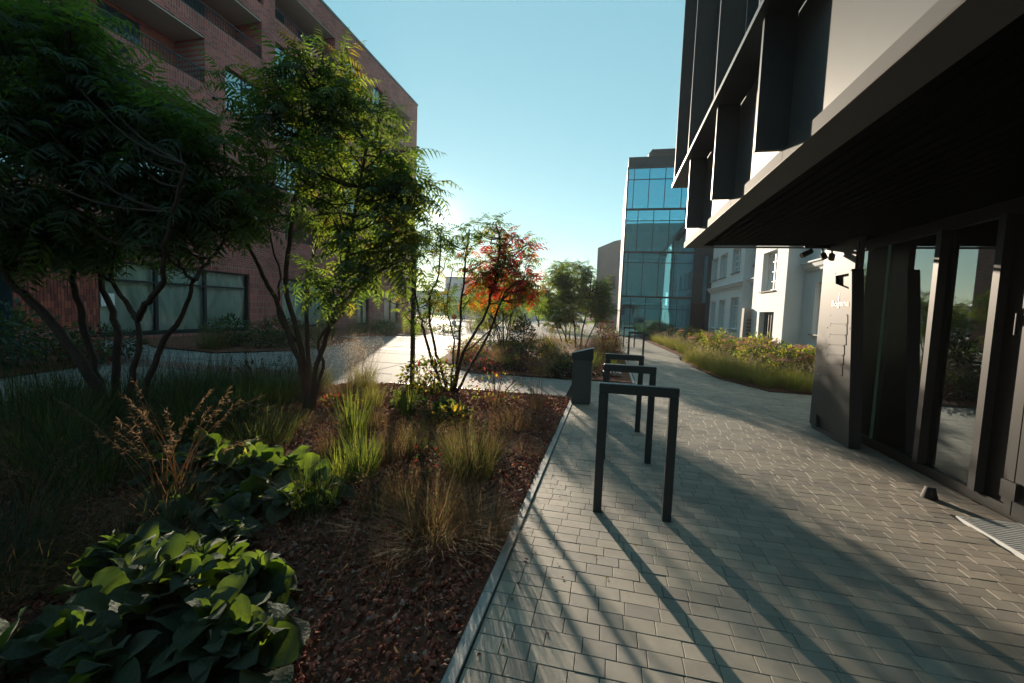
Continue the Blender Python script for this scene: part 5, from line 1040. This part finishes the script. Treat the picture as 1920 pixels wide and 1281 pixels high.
for k, (x, y, h, lab) in enumerate([(-3.9, 11.2, .6, 'tan wispy grass at the left edge of the far bed'), (-1.6, 11.0, .6, 'rusty grass in the middle front of the far bed'), (-.5, 12.6, .75, 'straw grass below the dense sumac on its path side'), (-2.2, 15.5, 1.0, 'tall tan grass behind the amber upright grass'), (-3.2, 17.8, 1.0, 'tall pale grass rearmost behind the saplings')]):
    grass(lab, (x, y), h * .75, .3, 360, ('straw', 'brown', 'olive'), (.4, .35, .25), MID, .006, dict(n=44, h=h, mats=('brown', 'straw'), length=.5, bits=30, bitlen=.03, bitw=.005, spread=.09), seed=260 + k)
slab = thing('stone_slab', 'small flat pale stone lying in the far bed behind the stands', 'stone', (.2, 10.3, .05)); b = MB(); b.bbox(.05, .35, 10.2, 10.45, .03, .12, .02); b.build('body', MT['kerb'], slab)

# ---- bed C: grasses along the path and pink-flowered perennials behind
rC = np.random.default_rng(5)
pts = [(2.62, 24.6), (2.7, 23.0), (2.85, 21.4), (2.9, 19.9), (3.0, 18.4), (2.72, 14.9), (2.8, 14.0), (2.8, 13.1), (2.92, 12.3), (3.0, 11.6), (3.2, 10.95), (3.5, 10.4), (3.95, 10.2), (4.4, 10.25), (3.5, 11.6), (3.3, 13.3), (3.4, 19.2), (3.3, 22)]
proto = None; ORD = 'first second third fourth fifth sixth seventh eighth ninth tenth eleventh twelfth thirteenth fourteenth fifteenth sixteenth seventeenth'.split()
for k, (x, y) in enumerate(pts):
    lab = ORD[k] + ' yellow-green grass tuft from the glass office along the right path edge' if k < 5 else ORD[k - 5] + ' yellow-green grass tuft from the notch along the nearer path edge' if k < 12 else ['yellow-green grass tuft at the front of the flower bed', 'yellow-green grass tuft beside the sign pylon in the flower bed', 'nearer of two grass tufts behind the near path-edge row', 'farther of two grass tufts behind the near path-edge row', 'grass tuft behind the far row, nearer the notch', 'grass tuft behind the far row, nearer the glass office'][k - 12]
    if k < 3:
        g = grass(lab, (0, 0), .60, .22, 520, ('lime', 'green', 'straw'), (.5, .25, .25), ((0, .1), (1, .35), (2, .35), (3, .2)), .006, dict(n=26, h=.72, mats=('straw', 'pale'), length=.35, bits=18, bitlen=.025, bitw=.0035, spread=.03), seed=150 + k, group='path edge grasses', flop=.4)
        g.location = (x, y, 0); proto = (proto or []) + [g]
    else: copy_thing(proto[k % 3], (x, y, 0), lab, rC.uniform(0, 6.28))
fl = [(4.3, 11.4), (4.0, 12.6), (4.9, 11.2), (4.7, 12.4), (4.2, 13.8), (5.2, 12.2), (4.0, 15.2), (4.8, 14.6), (5.0, 16.4), (3.6, 16.2), (4.2, 17.6), (3.9, 19.6), (4.6, 21.0), (3.9, 22.6), (4.6, 24.4), (3.4, 24.6), (5.3, 10.7)]
protoF = []
for k, (x, y) in enumerate(fl):
    lab = ORD[sorted(range(len(fl)), key=lambda q: fl[q][1]).index(k)] + ' pink-flowered leafy perennial counted from the sign pylon'
    if k < 3:
        g = leafy('perennial', lab, (0, 0),   .55, .86 if k != 1 else 1.0, 900, .095, ('mid', 'yel', 'gold'), (.5, .44, .06), 'flower', seed=60 + k, flowers=('pink', .15, 60), group='pink flowering perennials', stems=9)
        g.location = (x, y, 0); protoF.append(g)
    else: copy_thing(protoF[k % 3], (x, y, 0), lab, rC.uniform(0, 6.28))

# ---- woolly large-leaved plants: every leaf an object
def felt_leaf(seed):
    r = np.random.default_rng(seed); nx, ny = 7, 4; V = []; bend = r.choice([-.6, .3, .8, 1.2, 1.8]) + r.uniform(-.15, .15); fold = r.uniform(.02, .32); wv = r.uniform(.03, .07); ph = r.uniform(0, 6)
    tw = r.uniform(-.5, .5)
    for i in range(nx + 1):
        t = i / nx; wd = .36 * math.sin(math.pi * min(1, (t * .95 + .05)) ** .9) ** .6 * (1 - .15 * t) + .004; a = bend * t; x = math.sin(a) / bend; z = .12 * t - (1 - math.cos(a)) / bend * .8
        for j in range(-ny // 2, ny // 2 + 1):
            s = j / (ny / 2); yy = s * wd; zz = z + fold * abs(s) ** 1.3 * wd + wv * math.sin(t * 9 + ph + s * 2) * abs(s); V.append((x, yy * math.cos(tw * t) , zz + yy * math.sin(tw * t)))
    k = np.arange(nx)[:, None] * 5; j = np.arange(4)[None]; F = np.stack([k + j, k + 5 + j, k + 6 + j, k + 1 + j], -1).reshape(-1, 4)
    b = MB(); b.raw(np.array(V), F, 0, True); return b
FELTM = [felt_leaf(s).mesh('leaf', FELT[s % 3]) for s in range(10)]
def woolly(label, c, rx, ry, h, n, L, seed, rosettes=9):
    r = np.random.default_rng(seed + 3000); t = thing('woolly_plant', label, 'plant', (c[0], c[1], 0)); C = []
    for k in range(rosettes):
        a = r.uniform(0, 6.28); q = math.sqrt(r.random()); C.append((c[0] + rx * q * math.cos(a), c[1] + ry * q * math.sin(a), h * (1 - .6 * q * q) * r.uniform(.7, 1.05)))
    b = MB()
    for (x, y, z) in C: b.tube([(x, y, -.02), (x, y, z * .6), (x, y, z)], .008, 5)
    b.build('stems', MT['bark2'], t)
    for k in range(n):
        x, y, z = C[k % rosettes]; i = k // rosettes; m = n // rosettes; f = (i + .5) / m; az = k * 2.4 + r.normal(0, .3); el = 1.15 - 1.15 * f + r.normal(0, .25); zz = max(.02, z * (1.0 - .75 * f))
        d = np.array([math.cos(az) * math.cos(el), math.sin(az) * math.cos(el), math.sin(el)]); s = L * r.uniform(.7, 1.15) * (.55 + .6 * f)
        MX = frames(np.array([[x, y, zz]]) + d[None] * .03, d[None], np.array([[r.normal(0, .45), r.normal(0, .45), 1]]), np.array([s]))[0]
        link_obj('leaf', FELTM[int(r.integers(10))], t, Matrix([list(MX[0]), list(MX[1]), list(MX[2]), [0, 0, 0, 1]]))
    return t
p = gnd(300, 1190); woolly('broad woolly grey-green leaved plant nearest the viewer in the lower left', (p[0], p[1]), .60, .32, .38, 300, .24, 1, 20)
p = gnd(120, 1290); woolly('woolly leaves cut off by the lower left corner of the bed', (p[0], p[1]), .3, .18, .24, 70, .23, 6, 7)
p = gnd(425, 925); woolly('sunlit woolly-leaved mound below the left sumac stems', (p[0], p[1]), .95, .34, .36, 300, .25, 2, 24)
p = gnd(400, 1010); woolly('shaded woolly leaves low between the two mounds', (p[0], p[1]), .4, .18, .2, 90, .24, 4, 8)
woolly('small woolly-leaved plant in the sunny middle of the bed', (-2.3, 5.35), .42, .25, .2, 80, .22, 3, 8)
p = gnd(770, 762); woolly('narrow row of small woolly leaves under the lamp post', (p[0], p[1]), .6, .2, .18, 80, .2, 5, 9)

# ================================================================== HAZE
b = MB(); b.box(-950, 950, -950, 1850, -1.2, 22)
hm = bpy.data.materials.new('haze'); hm.use_nodes = True; ht = hm.node_tree; ht.nodes.clear(); ho = ht.nodes.new('ShaderNodeOutputMaterial'); pv = ht.nodes.new('ShaderNodeVolumePrincipled')
pv.inputs['Density'].default_value = .0006; pv.inputs['Color'].default_value = (.9, .95, 1, 1); pv.inputs['Anisotropy'].default_value = .35; ht.links.new(pv.outputs[0], ho.inputs['Volume'])
b.build('haze', hm, kind='stuff')
